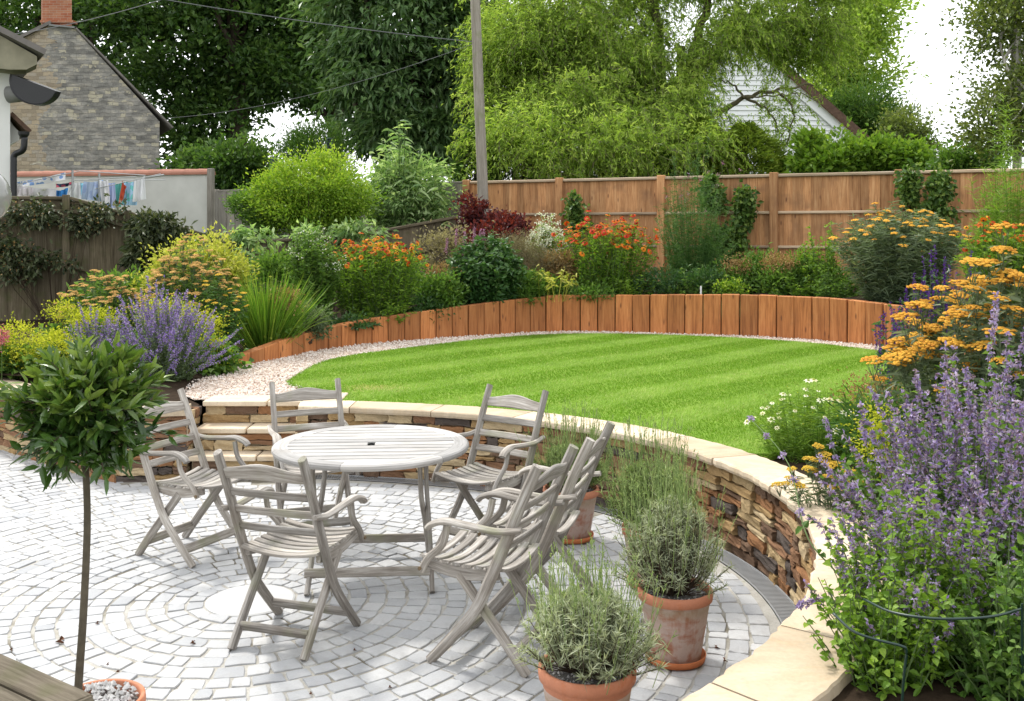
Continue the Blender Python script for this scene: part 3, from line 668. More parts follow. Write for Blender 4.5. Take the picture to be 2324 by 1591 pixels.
# ------------------------------------------------------------------ folding chairs
def curve3(pts, n=14): return spline(np.array(pts, float), n)
X_ = np.array([1., 0, 0]); Y_ = np.array([0, 1., 0]); Z_ = np.array([0, 0, 1.])
def make_chair(label, group):
    t = thing('folding_chair', label, 'chair', group=group); hw = .222
    back = [(.235, .0), (.115, .13), (.005, .262), (-.075, .42), (-.14, .57), (-.215, .75), (-.30, .935)]     # long leg: front foot up to the back top (y, z)
    for s in (-1, 1):
        a = Acc(); p = curve3([(s*hw, y, z) for y, z in back], 26); bar(a, p, .034, np.interp(np.linspace(0, 1, 26), [0, .3, .6, 1], [.046, .052, .054, .048]), X_, .34, .5, s+2); a.obj('back_leg', M_TEAK, t)
        a = Acc(); p = curve3([(s*(hw-.031), -.235, 0), (s*(hw-.031), -.12, .145), (s*(hw-.031), -.01, .275), (s*(hw-.031), .10, .405)], 16); bar(a, p, .030, .048, X_, .3, .5, s+5); a.obj('cross_leg', M_TEAK, t)
        a = Acc(); p = curve3([(s*(hw-.031), -.10, .425), (s*(hw-.031), .09, .412), (s*(hw-.031), .285, .438)], 12); bar(a, p, .024, [.045,.05,.055,.058,.06,.062,.062,.06,.057,.052,.046,.04], X_, .2, .5, s+8); a.obj('seat_rail', M_TEAK, t)
        a = Acc(); p = curve3([(s*(hw+.026), -.235, .655), (s*(hw+.028), -.12, .637), (s*(hw+.03), .02, .646), (s*(hw+.034), .13, .655), (s*(hw+.038), .20, .636), (s*(hw+.04), .225, .615)], 24)
        bar(a, p, np.interp(np.linspace(0, 1, 24), [0, .3, .7, 1], [.03, .04, .056, .046]), .026, X_, .4, .5, s+11); a.obj('armrest', M_TEAK, t)
        a = Acc(); p = curve3([(s*(hw+.008), .275, .405), (s*(hw+.012), .235, .47), (s*(hw+.016), .16, .545), (s*(hw+.018), .135, .635)], 16); bar(a, p, .022, [.034]*16, X_, .35, .5, s+14); sup = a.obj('arm_support', M_TEAK, t)
        a = Acc(); tube(a, [(s*(hw+.02), .275, .42), (s*(hw+.026), .275, .42)], .009, 10); a.obj('bolt', M_BOLT, sup)
    for k in range(8):                                      # seat slats, dished
        y = -.115+k*.056; z = .455-.012*math.sin((k+.5)/8*math.pi)+.012*(k/7)
        xs = np.linspace(-.205, .205, 13); a = Acc(); bar(a, np.stack([xs, np.full(13, y), z-.026*(1-(xs/.205)**2)], 1), .040, .014, Y_, .2, .5, k); a.obj('seat_slat', M_TEAK, t)
    for k, (z0, hgt) in enumerate(((.845, .085), (.735, .042), (.645, .042), (.555, .042))):      # back rails, bowed
        yb = np.interp(z0, [b[1] for b in back], [b[0] for b in back]); xs = np.linspace(-.212, .212, 17); u = xs/.212
        hh = np.full(17, hgt); zc = np.full(17, z0)
        if k == 0: crest = np.exp(-(u/.6)**2)*.034; hh = .055+crest; zc = z0-.012+crest/2
        a = Acc(); sl_ = nrm(np.array([0, -.085, .185])); bar(a, np.stack([xs, yb-.011*(1-u*u), zc], 1), hh, .017, sl_, .3, .5, k+20); a.obj('back_rail', M_TEAK, t)
    for y, z, nm in ((.155, .085, 'front_stretcher'), (-.165, .09, 'rear_stretcher')):
        w = hw-.012 if y > 0 else hw-.042
        a = Acc(); bar(a, [(x, y, z) for x in np.linspace(-w, w, 4)], .050, .026, nrm(np.array([0, -.6, .8])), .25, .5, 31+y); a.obj(nm, M_TEAK, t)
    return t
M_BOLT = plain('brass_bolt', (.16, .11, .06), .5, .4, .2, 10)
def copy_tree(o, parent=None):
    c = o.copy(); COL.objects.link(c)
    if parent is not None: c.parent = parent
    for ch in list(o.children): copy_tree(ch, c)
    return c
GR = 'weathered folding chairs around the round table'
spots = [((-1.056, 4.90), (.318, .948), 'weathered grey folding chair with its back to the viewer, nearest the round paving stone'),
         ((-1.966, 6.20), (.896, -.444), 'folding armchair left of the table, seen from the side behind the bay tree'),
         ((-1.295, 6.61), (.37, -.93), 'grey folding chair facing the viewer behind the table in front of the steps'),
         ((-.14, 6.34), (-.583, -.814), 'grey folding chair behind the table on the right, seat and arms facing left'),
         ((-.07, 4.73), (-.912, .41), 'folding chair at the right of the table beside the front lavender pot'),
         ((.173, 5.28), (-.947, .32), 'folding chair half hidden behind the one by the front lavender pot')]
ch0 = make_chair(spots[0][2], GR)
for i, (p, d, lab) in enumerate(spots):
    c = ch0 if i == 0 else copy_tree(ch0)
    c.location = (p[0], p[1], .004); c.rotation_euler = (0, 0, math.atan2(d[1], d[0])-math.pi/2); c['label'] = lab

# ------------------------------------------------------------------ round table
TX, TY, TR = -.806, 5.815, .56
tb = thing('round_table', 'round weathered teak table with slatted top and folding crossed legs', 'table', (TX, TY, .004), R(4))
zt = .74; rin = TR-.085
for k in range(11):
    y0 = -rin+k*(2*rin/11); y1 = y0+2*rin/11-.016; ym = (y0+y1)/2; xr = math.sqrt(max(rin**2-(0 if y0*y1 < 0 else min(abs(y0), abs(y1)))**2, .004))+.012
    segs = [(-xr, xr)] if k != 5 else [(-xr, -.021), (.021, xr)]
    for xa, xb in segs:
        a = Acc(); bevel_box(a, (xa, y0, zt-.022), (xb, y1, zt-.002), .003, None, .5, 0); a.obj('slat', M_TABLE, tb)
for k in range(6):                                            # rim in six curved segments
    a = Acc(); t0, t1 = k*np.pi/3+.3, (k+1)*np.pi/3+.3-.004; m = 13; V = []; G = []
    prof = [(TR-.088, zt-.03), (TR-.088, zt-.001), (TR-.012, zt), (TR-.002, zt-.008), (TR, zt-.02), (TR-.006, zt-.034), (TR-.02, zt-.038)]
    for t in np.linspace(t0, t1, m):
        for rr, z in prof: V.append([rr*math.cos(t), rr*math.sin(t), z]); G.append([t*.5+k, rr, z])
    q = len(prof); a.add(V, [[i*q+j, (i+1)*q+j, (i+1)*q+(j+1) % q, i*q+(j+1) % q] for i in range(m-1) for j in range(q)]+[list(range(q))]+[list(range((m-1)*q, m*q))], .5, G); a.obj('rim_segment', M_TABLE, tb)
a = Acc(); lathe(a, [(.020, zt-.03), (.020, zt-.004), (.014, zt-.004), (.014, zt-.03)], (0, 0, 0), 20); a.obj('parasol_hole_ring', M_BLACK, tb)
for sx in (-.30, .30):
    for sgn_ in (-1, 1):
        a = Acc(); x = sx+(.014 if sgn_ > 0 else -.014); w = 1.12 if sx < 0 else 1
        bar(a, curve3([(x*1.12, -.36*sgn_, 0), (x*1.06, -.10*sgn_, .27), (x, .10*sgn_, .46), (x*.98, .25*sgn_, .70)], 14), .026, .046, X_, .3, .5, sx+sgn_); a.obj('leg', M_TEAK, tb)
    a = Acc(); bar(a, [(sx, y, .69) for y in (-.36, 0, .36)], .03, .03, X_, .2, .5, sx); a.obj('top_bearer', M_TEAK, tb)
for y, z in ((-.30, .10), (.30, .10)):
    a = Acc(); bar(a, [(x, y, z) for x in (-.34, 0, .34)], .05, .022, Z_, .25, .5, y); a.obj('stretcher', M_TEAK, tb)

# ------------------------------------------------------------------ corner of a bench-like table, bottom left
bt = thing('garden_table', 'dark mossy plank table corner at the bottom left of the terrace', 'table', (-1.47, 2.755, 0), math.atan2(-.19, .275))
for k in range(4):
    a = Acc(); bevel_box(a, (-1.3, .095-k*.115, .665), (.26, .20-k*.115, .70), .006, None, .5, 0); a.obj('plank', M_BENCH, bt)
a = Acc(); bar(a, [(.285, y, .682) for y in np.linspace(.175, -.6, 6)], .05, .055, X_, .42, .5, 3); a.obj('end_rail', M_BENCH, bt)
for x, y in ((.2, .1), (-1.2, .1)):
    a = Acc(); bevel_box(a, (x-.03, y-.03, 0), (x+.03, y+.03, .664), .005, None, .5, 2); a.obj('leg', M_BENCH, bt)

# ------------------------------------------------------------------ fences
def fence(name, label, pts, top, bot, bw, M, MF, rails=(.62, 1.18), cap=True, thick=.018, side=1, post_h=.03, post_w=.1, cat='fence', gap=.0, postM=None, seed=0):
    """pts: posts (x, y); top, bot: heights at posts"""
    rng = RNG(seed+100); t = thing(name, label, cat, (pts[0][0], pts[0][1], 0)); inv = Matrix.Translation((-pts[0][0], -pts[0][1], 0))
    def put(a, nm, m): o = a.obj(nm, m, t); o.matrix_parent_inverse = inv; return o
    for i, p in enumerate(pts):
        d = np.array(pts[min(i+1, len(pts)-1)])-np.array(pts[max(i-1, 0)]); an = math.atan2(d[1], d[0]); Mx = Matrix.Translation((p[0], p[1], 0))@Matrix.Rotation(an, 4, 'Z')
        a = Acc(); bevel_box(a, (-post_w/2, -post_w*.75*side if side > 0 else -.01, bot[i]-.3), (post_w/2, .01 if side > 0 else post_w*.75, top[i]+post_h), .008, np.array(Mx), .5, 2); put(a, 'post', postM or MF)
    for i in range(len(pts)-1):
        p, q = np.array(pts[i]), np.array(pts[i+1]); L = np.linalg.norm(q-p); d = (q-p)/L; n_ = np.array([d[1], -d[0]])*side; an = math.atan2(d[1], d[0])
        nb = max(2, int(L/bw)); w = L/nb
        for k in range(nb):
            u = (k+.5)/nb; c = p+d*L*u; zt_ = top[i]*(1-u)+top[i+1]*u-.035; zb = bot[i]*(1-u)+bot[i+1]*u
            ww = w*rng.uniform(1.01, 1.14); Mx = Matrix.Translation((c[0]-n_[0]*.008*(k % 2), c[1]-n_[1]*.008*(k % 2), 0))@Matrix.Rotation(an+rng.normal(0, .02), 4, 'Z')
            a = Acc(); dz = (top[i+1]-top[i])/nb/2; hw_ = ww/2-gap
            V = np.array([[-hw_, 0, zb], [hw_, 0, zb], [hw_, thick, zb], [-hw_, thick, zb], [-hw_, 0, zt_-dz], [hw_, 0, zt_+dz], [hw_, thick, zt_+dz], [-hw_, thick, zt_-dz]])
            G = V[:, [2, 0, 1]]+rng.random()*20; V = V@np.array(Mx)[:3, :3].T+np.array(Mx)[:3, 3]; a.add(V, BOXF, .5, G); put(a, 'board', M)
        for rz_ in rails:
            a = Acc(); A = np.r_[p+n_*.035+d*post_w*.5, top[i]-rz_]; B = np.r_[q+n_*.035-d*post_w*.5, top[i+1]-rz_]; bar(a, spline([A, B], 5), .045, .035, Z_, .25, .5, i+rz_); put(a, 'rail', MF)
        if cap:
            a = Acc(); A = np.r_[p+n_*.012+d*post_w*.5, top[i]-.018]; B = np.r_[q+n_*.012-d*post_w*.5, top[i+1]-.018]; bar(a, spline([A, B], 5), .05, .075, Z_, .2, .5, i+7); put(a, 'capping_rail', MF)
    return t
fb = [(-.83, 19.03), (.87, 18.2), (2.57, 17.37), (4.28, 16.53), (6.0, 15.7), (7.7, 14.87), (9.4, 14.04)]
fence('brown_fence', 'tall brown close-board fence with posts and rails behind the back border', fb, [2.86]*7, [1.0]*7, .145, M_FENCE, M_FRAME, postM=M_FENCE, post_w=.13, seed=1)
fence('grey_fence', 'weathered grey board fence far behind the yellow-green shrub', [(-.9, 19.05), (-2.9, 20.6), (-4.9, 22.25), (-7.0, 23.95)], [2.86, 2.86, 2.87, 2.88], [.95]*4, .15, M_GREYF, M_GREYF, seed=2)
fence('low_rising_fence', 'mossy dark fence with flat top rising towards the telegraph pole', [(-4.2, 15.2), (-3.2, 16.3), (-2.2, 17.4), (-1.0, 18.75)], [1.785, 1.83, 1.97, 2.21], [.7, .75, .85, .95], .15, M_DARKF, M_DARKF, rails=(.5,), seed=3)
fence('stepped_dark_fence', 'old dark mossy fence under the climber at the left', [(-7.6, 14.2), (-6.42, 14.6), (-5.646, 14.9), (-4.85, 15.05), (-4.22, 15.18)], [2.43, 2.433, 2.216, 1.97, 1.80], [.62, .62, .64, .66, .68], .15, M_DARKF, M_DARKF, rails=(.20, 1.0), seed=4)

# ------------------------------------------------------------------ telegraph pole and cables
t = thing('telegraph_pole', 'grey wooden telegraph pole leaning slightly behind the fence corner', 'pole', (-.46, 18.0, .9))
a = Acc(); tube(a, spline([(0, 0, -.3), (-.05, 0, 1.5), (-.20, 0, 5.3), (-.28, 0, 7.3)], 20), np.linspace(.107, .075, 20), 20, .5); a.obj('shaft', M_POLE, t, smooth=True)
M_CABLE = plain('cable_rubber', (.16, .165, .17), .9, .05, .1, 3)
def cable(label, A, B, sag, r=.0075):
    a = Acc(); s = np.linspace(0, 1, 24)[:, None]; p = A*(1-s)+B*s; p[:, 2] -= sag*4*(s*(1-s))[:, 0]; tube(a, p, r, 5); a.obj('overhead_cable', M_CABLE, label=label, cat='cable', group='overhead cables')
cable('overhead cable running in front of the chimney and stone gable', at(-60, 86, 24), at(372, -2, 17), .12)
cable('overhead cable sloping across the dark trees toward the pole', at(355, -4, 17), at(1080, 96, 18), .05)
cable('faint thin cable crossing low in front of the dark trees', at(380, 268, 26), at(1078, 98, 18.1), .25, .0045)

# ------------------------------------------------------------------ stone gable house
def m_rubble():
    m, n, out = newmat('rubble_stone'); co = coords(n)
    wob = noise(n, co, 2.6, 4); add = n.nodes.new('ShaderNodeVectorMath'); add.operation = 'ADD'; sc_ = n.nodes.new('ShaderNodeVectorMath'); sc_.operation = 'SCALE'; sc_.inputs['Scale'].default_value = .15
    lk(n, wob.outputs['Color'], sc_.inputs[0]); lk(n, co, add.inputs[0]); lk(n, sc_.outputs[0], add.inputs[1])
    sw_ = n.nodes.new('ShaderNodeSeparateXYZ'); lk(n, add.outputs[0], sw_.inputs[0]); cb = n.nodes.new('ShaderNodeCombineXYZ'); lk(n, sw_.outputs[0], cb.inputs[0]); lk(n, sw_.outputs[2], cb.inputs[1])
    br_ = n.nodes.new('ShaderNodeTexBrick'); lk(n, cb.outputs[0], br_.inputs['Vector']); br_.inputs['Scale'].default_value = 3.4; br_.inputs['Mortar Size'].default_value = .018; br_.inputs['Mortar Smooth'].default_value = .5
    br_.inputs['Brick Width'].default_value = .8; br_.inputs['Row Height'].default_value = .40; br_.offset = .41; br_.squash = .7; br_.squash_frequency = 3
    br_.inputs['Color1'].default_value = (0, 0, 0, 1); br_.inputs['Color2'].default_value = (1, 1, 1, 1); br_.inputs['Mortar'].default_value = (.4, .4, .4, 1)
    big = noise(n, co, .5, 3); fine = noise(n, co, 24, 4, .65); md = noise(n, mapping(n, co, (1, 1, 2.2)), 2.6, 3, .6)
    grey = ramp(n, md.outputs['Fac'], [(.3, (.16, .155, .145)), (.5, (.24, .23, .21)), (.62, (.30, .28, .245)), (.72, (.46, .42, .34))]).outputs[0]
    tan = ramp(n, br_.outputs['Color'], [(0, (.24, .20, .15)), (.5, (.38, .31, .22)), (1, (.30, .27, .23))]).outputs[0]
    f = ramp(n, math_(n, 'ADD', sw_.outputs[0], math_(n, 'MULTIPLY', big.outputs['Fac'], 1.6)), [(.0, (1, 1, 1)), (.02, (0, 0, 0))]).outputs[0]
    f2 = math_(n, 'LESS_THAN', math_(n, 'ADD', sw_.outputs[0], math_(n, 'ADD', math_(n, 'MULTIPLY', big.outputs['Fac'], 2.2), math_(n, 'MULTIPLY', md.outputs['Fac'], 1.6))), .75)
    light = math_(n, 'GREATER_THAN', math_(n, 'ADD', br_.outputs['Color'], math_(n, 'MULTIPLY', md.outputs['Fac'], .9)), 1.27)
    vo = n.nodes.new('ShaderNodeTexVoronoi'); vo.inputs['Scale'].default_value = 3.2; vo.inputs['Randomness'].default_value = .9; lk(n, mapping(n, add.outputs[0], (1, .2, 2.3)), vo.inputs['Vector'])
    vs = n.nodes.new('ShaderNodeSeparateColor'); lk(n, vo.outputs['Color'], vs.inputs[0]); light = math_(n, 'MULTIPLY', math_(n, 'GREATER_THAN', math_(n, 'ADD', br_.outputs['Color'], math_(n, 'MULTIPLY', md.outputs['Fac'], .9)), 1.31), math_(n, 'GREATER_THAN', fine.outputs['Fac'], .40))
    grey = mixc(n, .6, grey, mixc(n, vs.outputs[1], (.6, .6, .6), (1.4, 1.4, 1.4)), 'MULTIPLY')
    g2 = mixc(n, math_(n, 'MULTIPLY', light, .8), grey, (.44, .40, .30))
    c = mixc(n, f2, g2, tan)
    c = mixc(n, math_(n, 'MULTIPLY', math_(n, 'MULTIPLY', br_.outputs['Fac'], f2), .6), c, (.38, .33, .25))
    c = mixc(n, .5, c, mixc(n, fine.outputs['Fac'], (.55, .55, .55), (1.45, 1.45, 1.45)), 'MULTIPLY')
    princ(n, out, c, .95, .1, bump(n, math_(n, 'ADD', fine.outputs['Fac'], math_(n, 'MULTIPLY', br_.outputs['Fac'], -1.2)), .8, .03)); return m
M_RUBBLE = m_rubble()
def m_brick():
    m, n, out = newmat('red_brick'); co = coords(n); s_ = n.nodes.new('ShaderNodeSeparateXYZ'); lk(n, co, s_.inputs[0]); cb = n.nodes.new('ShaderNodeCombineXYZ'); lk(n, math_(n, 'ADD', s_.outputs[0], s_.outputs[1]), cb.inputs[0]); lk(n, s_.outputs[2], cb.inputs[1])
    b_ = n.nodes.new('ShaderNodeTexBrick'); lk(n, cb.outputs[0], b_.inputs['Vector']); b_.inputs['Scale'].default_value = 2.2; b_.inputs['Brick Width'].default_value = .5; b_.inputs['Row Height'].default_value = .17; b_.inputs['Mortar Size'].default_value = .012
    b_.inputs['Color1'].default_value = (.30, .10, .055, 1); b_.inputs['Color2'].default_value = (.36, .17, .10, 1); b_.inputs['Mortar'].default_value = (.34, .28, .22, 1)
    f = noise(n, co, 6, 4); c = mixc(n, .5, b_.outputs['Color'], mixc(n, f.outputs['Fac'], (.5, .5, .5), (1.5, 1.4, 1.4)), 'MULTIPLY'); princ(n, out, c, .9, .1, bump(n, b_.outputs['Fac'], .5, -.02)); return m
M_BRICK = m_brick(); M_TILE = plain('roof_tile', (.17, .155, .145), .9, .15, .3, 6, .4); M_LEAD = plain('lead_verge', (.20, .20, .195), .7, .2, .2, 5)
M_PLASTER = plain('white_render', (.66, .66, .64), .9, .15, .10, 1.2, .1); M_WHITEB = plain('white_weatherboard', (.80, .81, .82), .6, .3, .03, 3)
M_GREYREND = plain('stained_render', (.58, .57, .54), .9, .1, .22, 1.4, .2); M_TERRATILE = plain('terracotta_tile', (.33, .155, .11), .85, .15, .3, 3, .3); M_DARKTILE = plain('brown_roof_tile', (.12, .075, .055), .9, .15, .5, 14, .6)
M_MOSSY = plain('mossy_eaves', (.28, .26, .19), .9, .1, .6, 2.2)
YG = 32.0
def gp_(x, y, Y=YG): return at(x, y, Y)
g0 = gp_(196, 400)
hs_ = thing('stone_house', 'tall stone gable house with brick chimney at the upper left', 'house', (g0[0], YG, 1.0))
def ext(parent, name, px, Y, depth, mat, org, lean=0.):
    """outline in measured directions at depth Y, given real thickness"""
    V = np.array([at(x, y, Y) for x, y in px]); n = len(V); B = V+np.array([lean*depth, depth, 0]); a = Acc(); org = np.array(org)
    a.add(np.vstack([V, B])-org, [list(range(n)), list(range(2*n-1, n-1, -1))]+[[i, n+i, n+(i+1) % n, (i+1) % n] for i in range(n)]); return a.obj(name, mat, parent)
oh = (g0[0], YG, 1.0)
ext(hs_, 'gable_wall', [(-220, 520), (-220, 215), (112, 58), (170, 66), (362, 276), (362, 392), (436, 430), (436, 520)], YG, 7, M_RUBBLE, oh, -.5)
def slab(parent, name, mat, A, B, depth, thick, org, over=.12, lean=0.):
    """roof slope: edge from A to B on the gable plane, running back"""
    A, B = np.array(A), np.array(B); d = nrm(B-A); nn = np.array([-d[2], 0, d[0]]); nn = nn if nn[2] > 0 else -nn; o = np.array([-lean*over, -over, 0]); bk = np.array([lean*depth, depth, 0])
    V = [A+o, B+o, B+o+nn*thick, A+o+nn*thick]; V = np.array(V+[v+bk for v in V])-np.array(org); a = Acc(); a.add(V, BOXF); return a.obj(name, mat, parent)
slab(hs_, 'roof', M_TILE, gp_(168, 64), gp_(390, 292), 7.2, .05, oh, lean=-.5); r2 = slab(hs_, 'roof', M_TILE, gp_(-230, 222), gp_(116, 55), 7.2, .10, oh, lean=-.5)
slab(hs_, 'lean_to_roof', M_TILE, gp_(360, 388), gp_(446, 430), 6.5, .08, oh, lean=-.5)
slab(hs_, 'verge', M_LEAD, gp_(110, 60), gp_(172, 66), .4, .05, oh, lean=-.5)
ext(hs_, 'chimney', [(96, 62), (96, -60), (163, -60), (163, 66)], YG+.05, .9, M_BRICK, oh, -.5)
a = Acc(); c = at(129, 16, YG)-np.array(oh); wd = .52
add_box(a, (c[0]-wd, -.03, c[2]-.5), (c[0]+wd, .3, c[2]-.42))
a.obj('chimney_band', M_BRICK, hs_)

# ------------------------------------------------------------------ rendered yard wall with tile coping
A, B = at(20, 400, 25.5), at(474, 411, 24.3)
yw = thing('rendered_wall', 'stained pale rendered yard wall with a half-round terracotta coping', 'wall', (A[0], A[1], 1.0))
d = nrm((B-A)*[1, 1, 0]); L = np.linalg.norm((B-A)[:2]); yw.rotation_euler = (0, 0, math.atan2(d[1], d[0]))
a = Acc(); add_box(a, (-3, 0, 0), (L, .25, A[2]-1.0-.02)); a.obj('wall_face', M_GREYREND, yw)
for k in range(26):
    x0 = -3+k*(L+3)/26; a = Acc(); an = np.linspace(0, np.pi, 9); w = (L+3)/26; V = []
    for i, x in enumerate((x0, x0+w+.02)):
        for t in an: V.append([x, .125-math.cos(t)*(.18-.012*i), A[2]-1.0-.02+math.sin(t)*(.15-.012*i)])
    a.add(V, [[i, i+1, 10+i, 9+i] for i in range(8)]+[list(range(9)), list(range(9, 18))]); a.obj('coping_tile', M_TERRATILE, yw)
a = Acc(); bevel_box(a, (L+.0, -.1, 0), (L+.13, .05, A[2]-1.0+.12), .01, None, .5, 2); a.obj('end_post', M_GREYF, yw)

# ------------------------------------------------------------------ white cottage, left edge
YC = 17.0; oc = at(-150, 440, YC); oc[2] = .7
ct = thing('white_cottage', 'white rendered cottage corner with mossy eaves at the left edge', 'house', tuple(oc))
ext(ct, 'wall', [(-420, 560), (-420, 60), (-40, 110), (23, 152), (23, 330), (22, 560)], YC, 5, M_PLASTER, oc, -.62)
ext(ct, 'wall_return', [(20, 270), (30, 285), (44, 300), (44, 318), (20, 330)], YC+.3, 3, M_PLASTER, oc, -.62)
ext(ct, 'eaves_board', [(-300, -40), (0, 80), (84, 128), (84, 146), (60, 158), (20, 158), (-300, 120)], YC-.45, .5, M_MOSSY, oc, -.5)
slab(ct, 'roof', M_TILE, at(-300, -60, YC), at(88, 138, YC), 4, .09, oc, .6, -.62)
slab(ct, 'side_roof', M_DARKTILE, at(20, 262, YC+.2), at(64, 304, YC+.2), 3, .07, oc, .1, -.62)
a = Acc(); p = [at(56, 312, YC-.05), at(52, 340, YC-.05), at(33, 352, YC-.05), at(31, 375, YC-.05), at(31, 470, YC-.05)]; tube(a, spline(np.array(p)-oc, 24), .052, 10); a.obj('downpipe', M_BLACK, ct, smooth=True)
a = Acc(); c = at(54, 306, YC-.05)-oc; lathe(a, [(.04, -.07), (.085, .0), (.09, .05), (.06, .05)], c, 14); a.obj('hopper_head', M_BLACK, ct)
# black half-round hood
hd = thing('black_hood', 'black half-round hood on a stubby bracket below the cottage eaves', 'hood', tuple(at(86, 190, 16.8)))
a = Acc(); n = 22; an = np.linspace(0, np.pi, n); rad = .43; V = []
for y, k in ((-.12, .94), (-.14, 1.0), (.02, 1.0), (.10, .8), (.14, .35)):
    for t in an: V.append([math.cos(t)*rad*k, y, -math.sin(t)*rad*k*.84])
a.add(V, [[j*n+i, j*n+i+1, (j+1)*n+i+1, (j+1)*n+i] for j in range(4) for i in range(n-1)]+[list(range(n)), [i*n for i in range(5)]+[i*n+n-1 for i in range(4, -1, -1)]])
o = a.obj('hood_shell', M_BLACK, hd, smooth=False); o.rotation_euler = (0, R(20), R(-8))
a = Acc(); tube(a, [(-.55, .12, -.17), (-.1, .1, -.12)], .14, 14); a.obj('bracket_tube', M_LEAD, hd, smooth=True)
# globe lamp at the very edge
lm = thing('globe_lamp', 'smoky glass globe lamp cut off by the left edge', 'lamp', (-2.105, 4.0, .0))
a = Acc(); s = np.linspace(.12, np.pi-.12, 16); lathe(a, np.stack([.118*np.sin(s), 2.10-.118*np.cos(s)], 1), (0, 0, 0), 28); a.obj('glass_globe', M_GLASS, lm, smooth=True)
a = Acc(); lathe(a, [(.03, 0), (.03, 1.95), (.05, 1.96), (.06, 1.99), (.02, 2.0)], (0, 0, 0), 14); a.obj('post', M_BLACK, lm, smooth=True)

# ------------------------------------------------------------------ white weatherboarded house, right
YW = 34.0; ow = at(1700, 400, YW); ow[2] = 1.0
wh = thing('weatherboard_house', 'white weatherboarded gable with brown tiled roof behind the willow', 'house', tuple(ow))
apx, rgt, lft = (1680, 76), (1962, 328), (1398, 328)
ext(wh, 'gable_core', [(1402, 560), (1402, 328), (1680, 80), (1958, 328), (1958, 560)], YW+.05, 7, M_WHITEB, ow, .3)
zb = at(0, 410, YW)[2]; za = at(0, 80, YW)[2]; nb = 29; hb = (za-zb)/nb
ze = at(0, 328, YW)[2]; xl0, xr0, xa = at(1402, 0, YW)[0], at(1956, 0, YW)[0], at(1680, 0, YW)[0]
for k in range(nb):
    z0 = zb+k*hb; zz = z0+hb; f = max(0., min(1., (z0-ze)/(za-ze))); f1 = max(0., min(1., (zz-ze)/(za-ze)))
    if f1 > .985: break
    b0, b1 = xl0+(xa-xl0)*f, xr0+(xa-xr0)*f; c0, c1 = xl0+(xa-xl0)*f1, xr0+(xa-xr0)*f1
    V = np.array([[b0, -.045, z0], [b1, -.045, z0], [c1, -.006, zz], [c0, -.006, zz], [b0, .03, z0], [b1, .03, z0], [c1, .03, zz], [c0, .03, zz]])+np.array([0, YW, 0])-ow
    a = Acc(); a.add(V, [[0,1,2,3],[4,7,6,5],[0,4,5,1],[1,5,6,2],[2,6,7,3],[3,7,4,0]]); a.obj('weatherboard', M_WHITEB, wh)
def verge(A, B):
    A, B = at(*A, YW), at(*B, YW)
    slab(wh, 'bargeboard', M_WHITEB, A-np.array([0, 0, .42]), B-np.array([0, 0, .42]), .1, .32, ow, .14); r_ = slab(wh, 'roof', M_DARKTILE, A, B, 7.4, .26, ow, .3, .3)
    slab(wh, 'tile_undercloak', M_TERRATILE, A-np.array([0, 0, .055]), B-np.array([0, 0, .055]), .3, .05, ow, .28)
verge((1674, 74), (1968, 332)); verge((1392, 332), (1686, 74))
ext(wh, 'lower_band', [(1600, 400), (1600, 386), (1960, 386), (1960, 400)], YW-.12, .1, M_WHITEB, ow)

# ------------------------------------------------------------------ washing on a rotary line
YL = 20.5; ol = at(195, 520, YL)
ra = thing('rotary_airer', 'metal rotary washing line above the dark fence', 'airer', (ol[0], YL, 1.0))
org = np.array([ol[0], YL, 1.0])
a = Acc(); p = at(225, 394, YL)-org; tube(a, [(p[0], 0, 0), (p[0], 0, p[2])], .025, 8); p2 = at(179, 388, YL)-org; tube(a, [(p2[0], -.3, p2[2]-.55), (p2[0], -.3, p2[2])], .022, 8); a.obj('pole', M_STEEL, ra)
a = Acc()
for (A_, B_, dy) in (((40, 418), (179, 389), 0), ((179, 388), (330, 398), 0), ((35, 409), (150, 400), .5), ((130, 405), (345, 404), .8), ((225, 430), (372, 396), -.2), ((225, 410), (330, 404), -.5)):
    tube(a, [at(*A_, YL)-org+np.array([0, dy, 0]), at(*B_, YL)-org+np.array([0, dy, 0])], .009, 5)
tube(a, [at(318, 406, YL)-org, at(372, 397, YL)-org], .02, 6); a.obj('lines_and_arms', M_STEEL, ra)
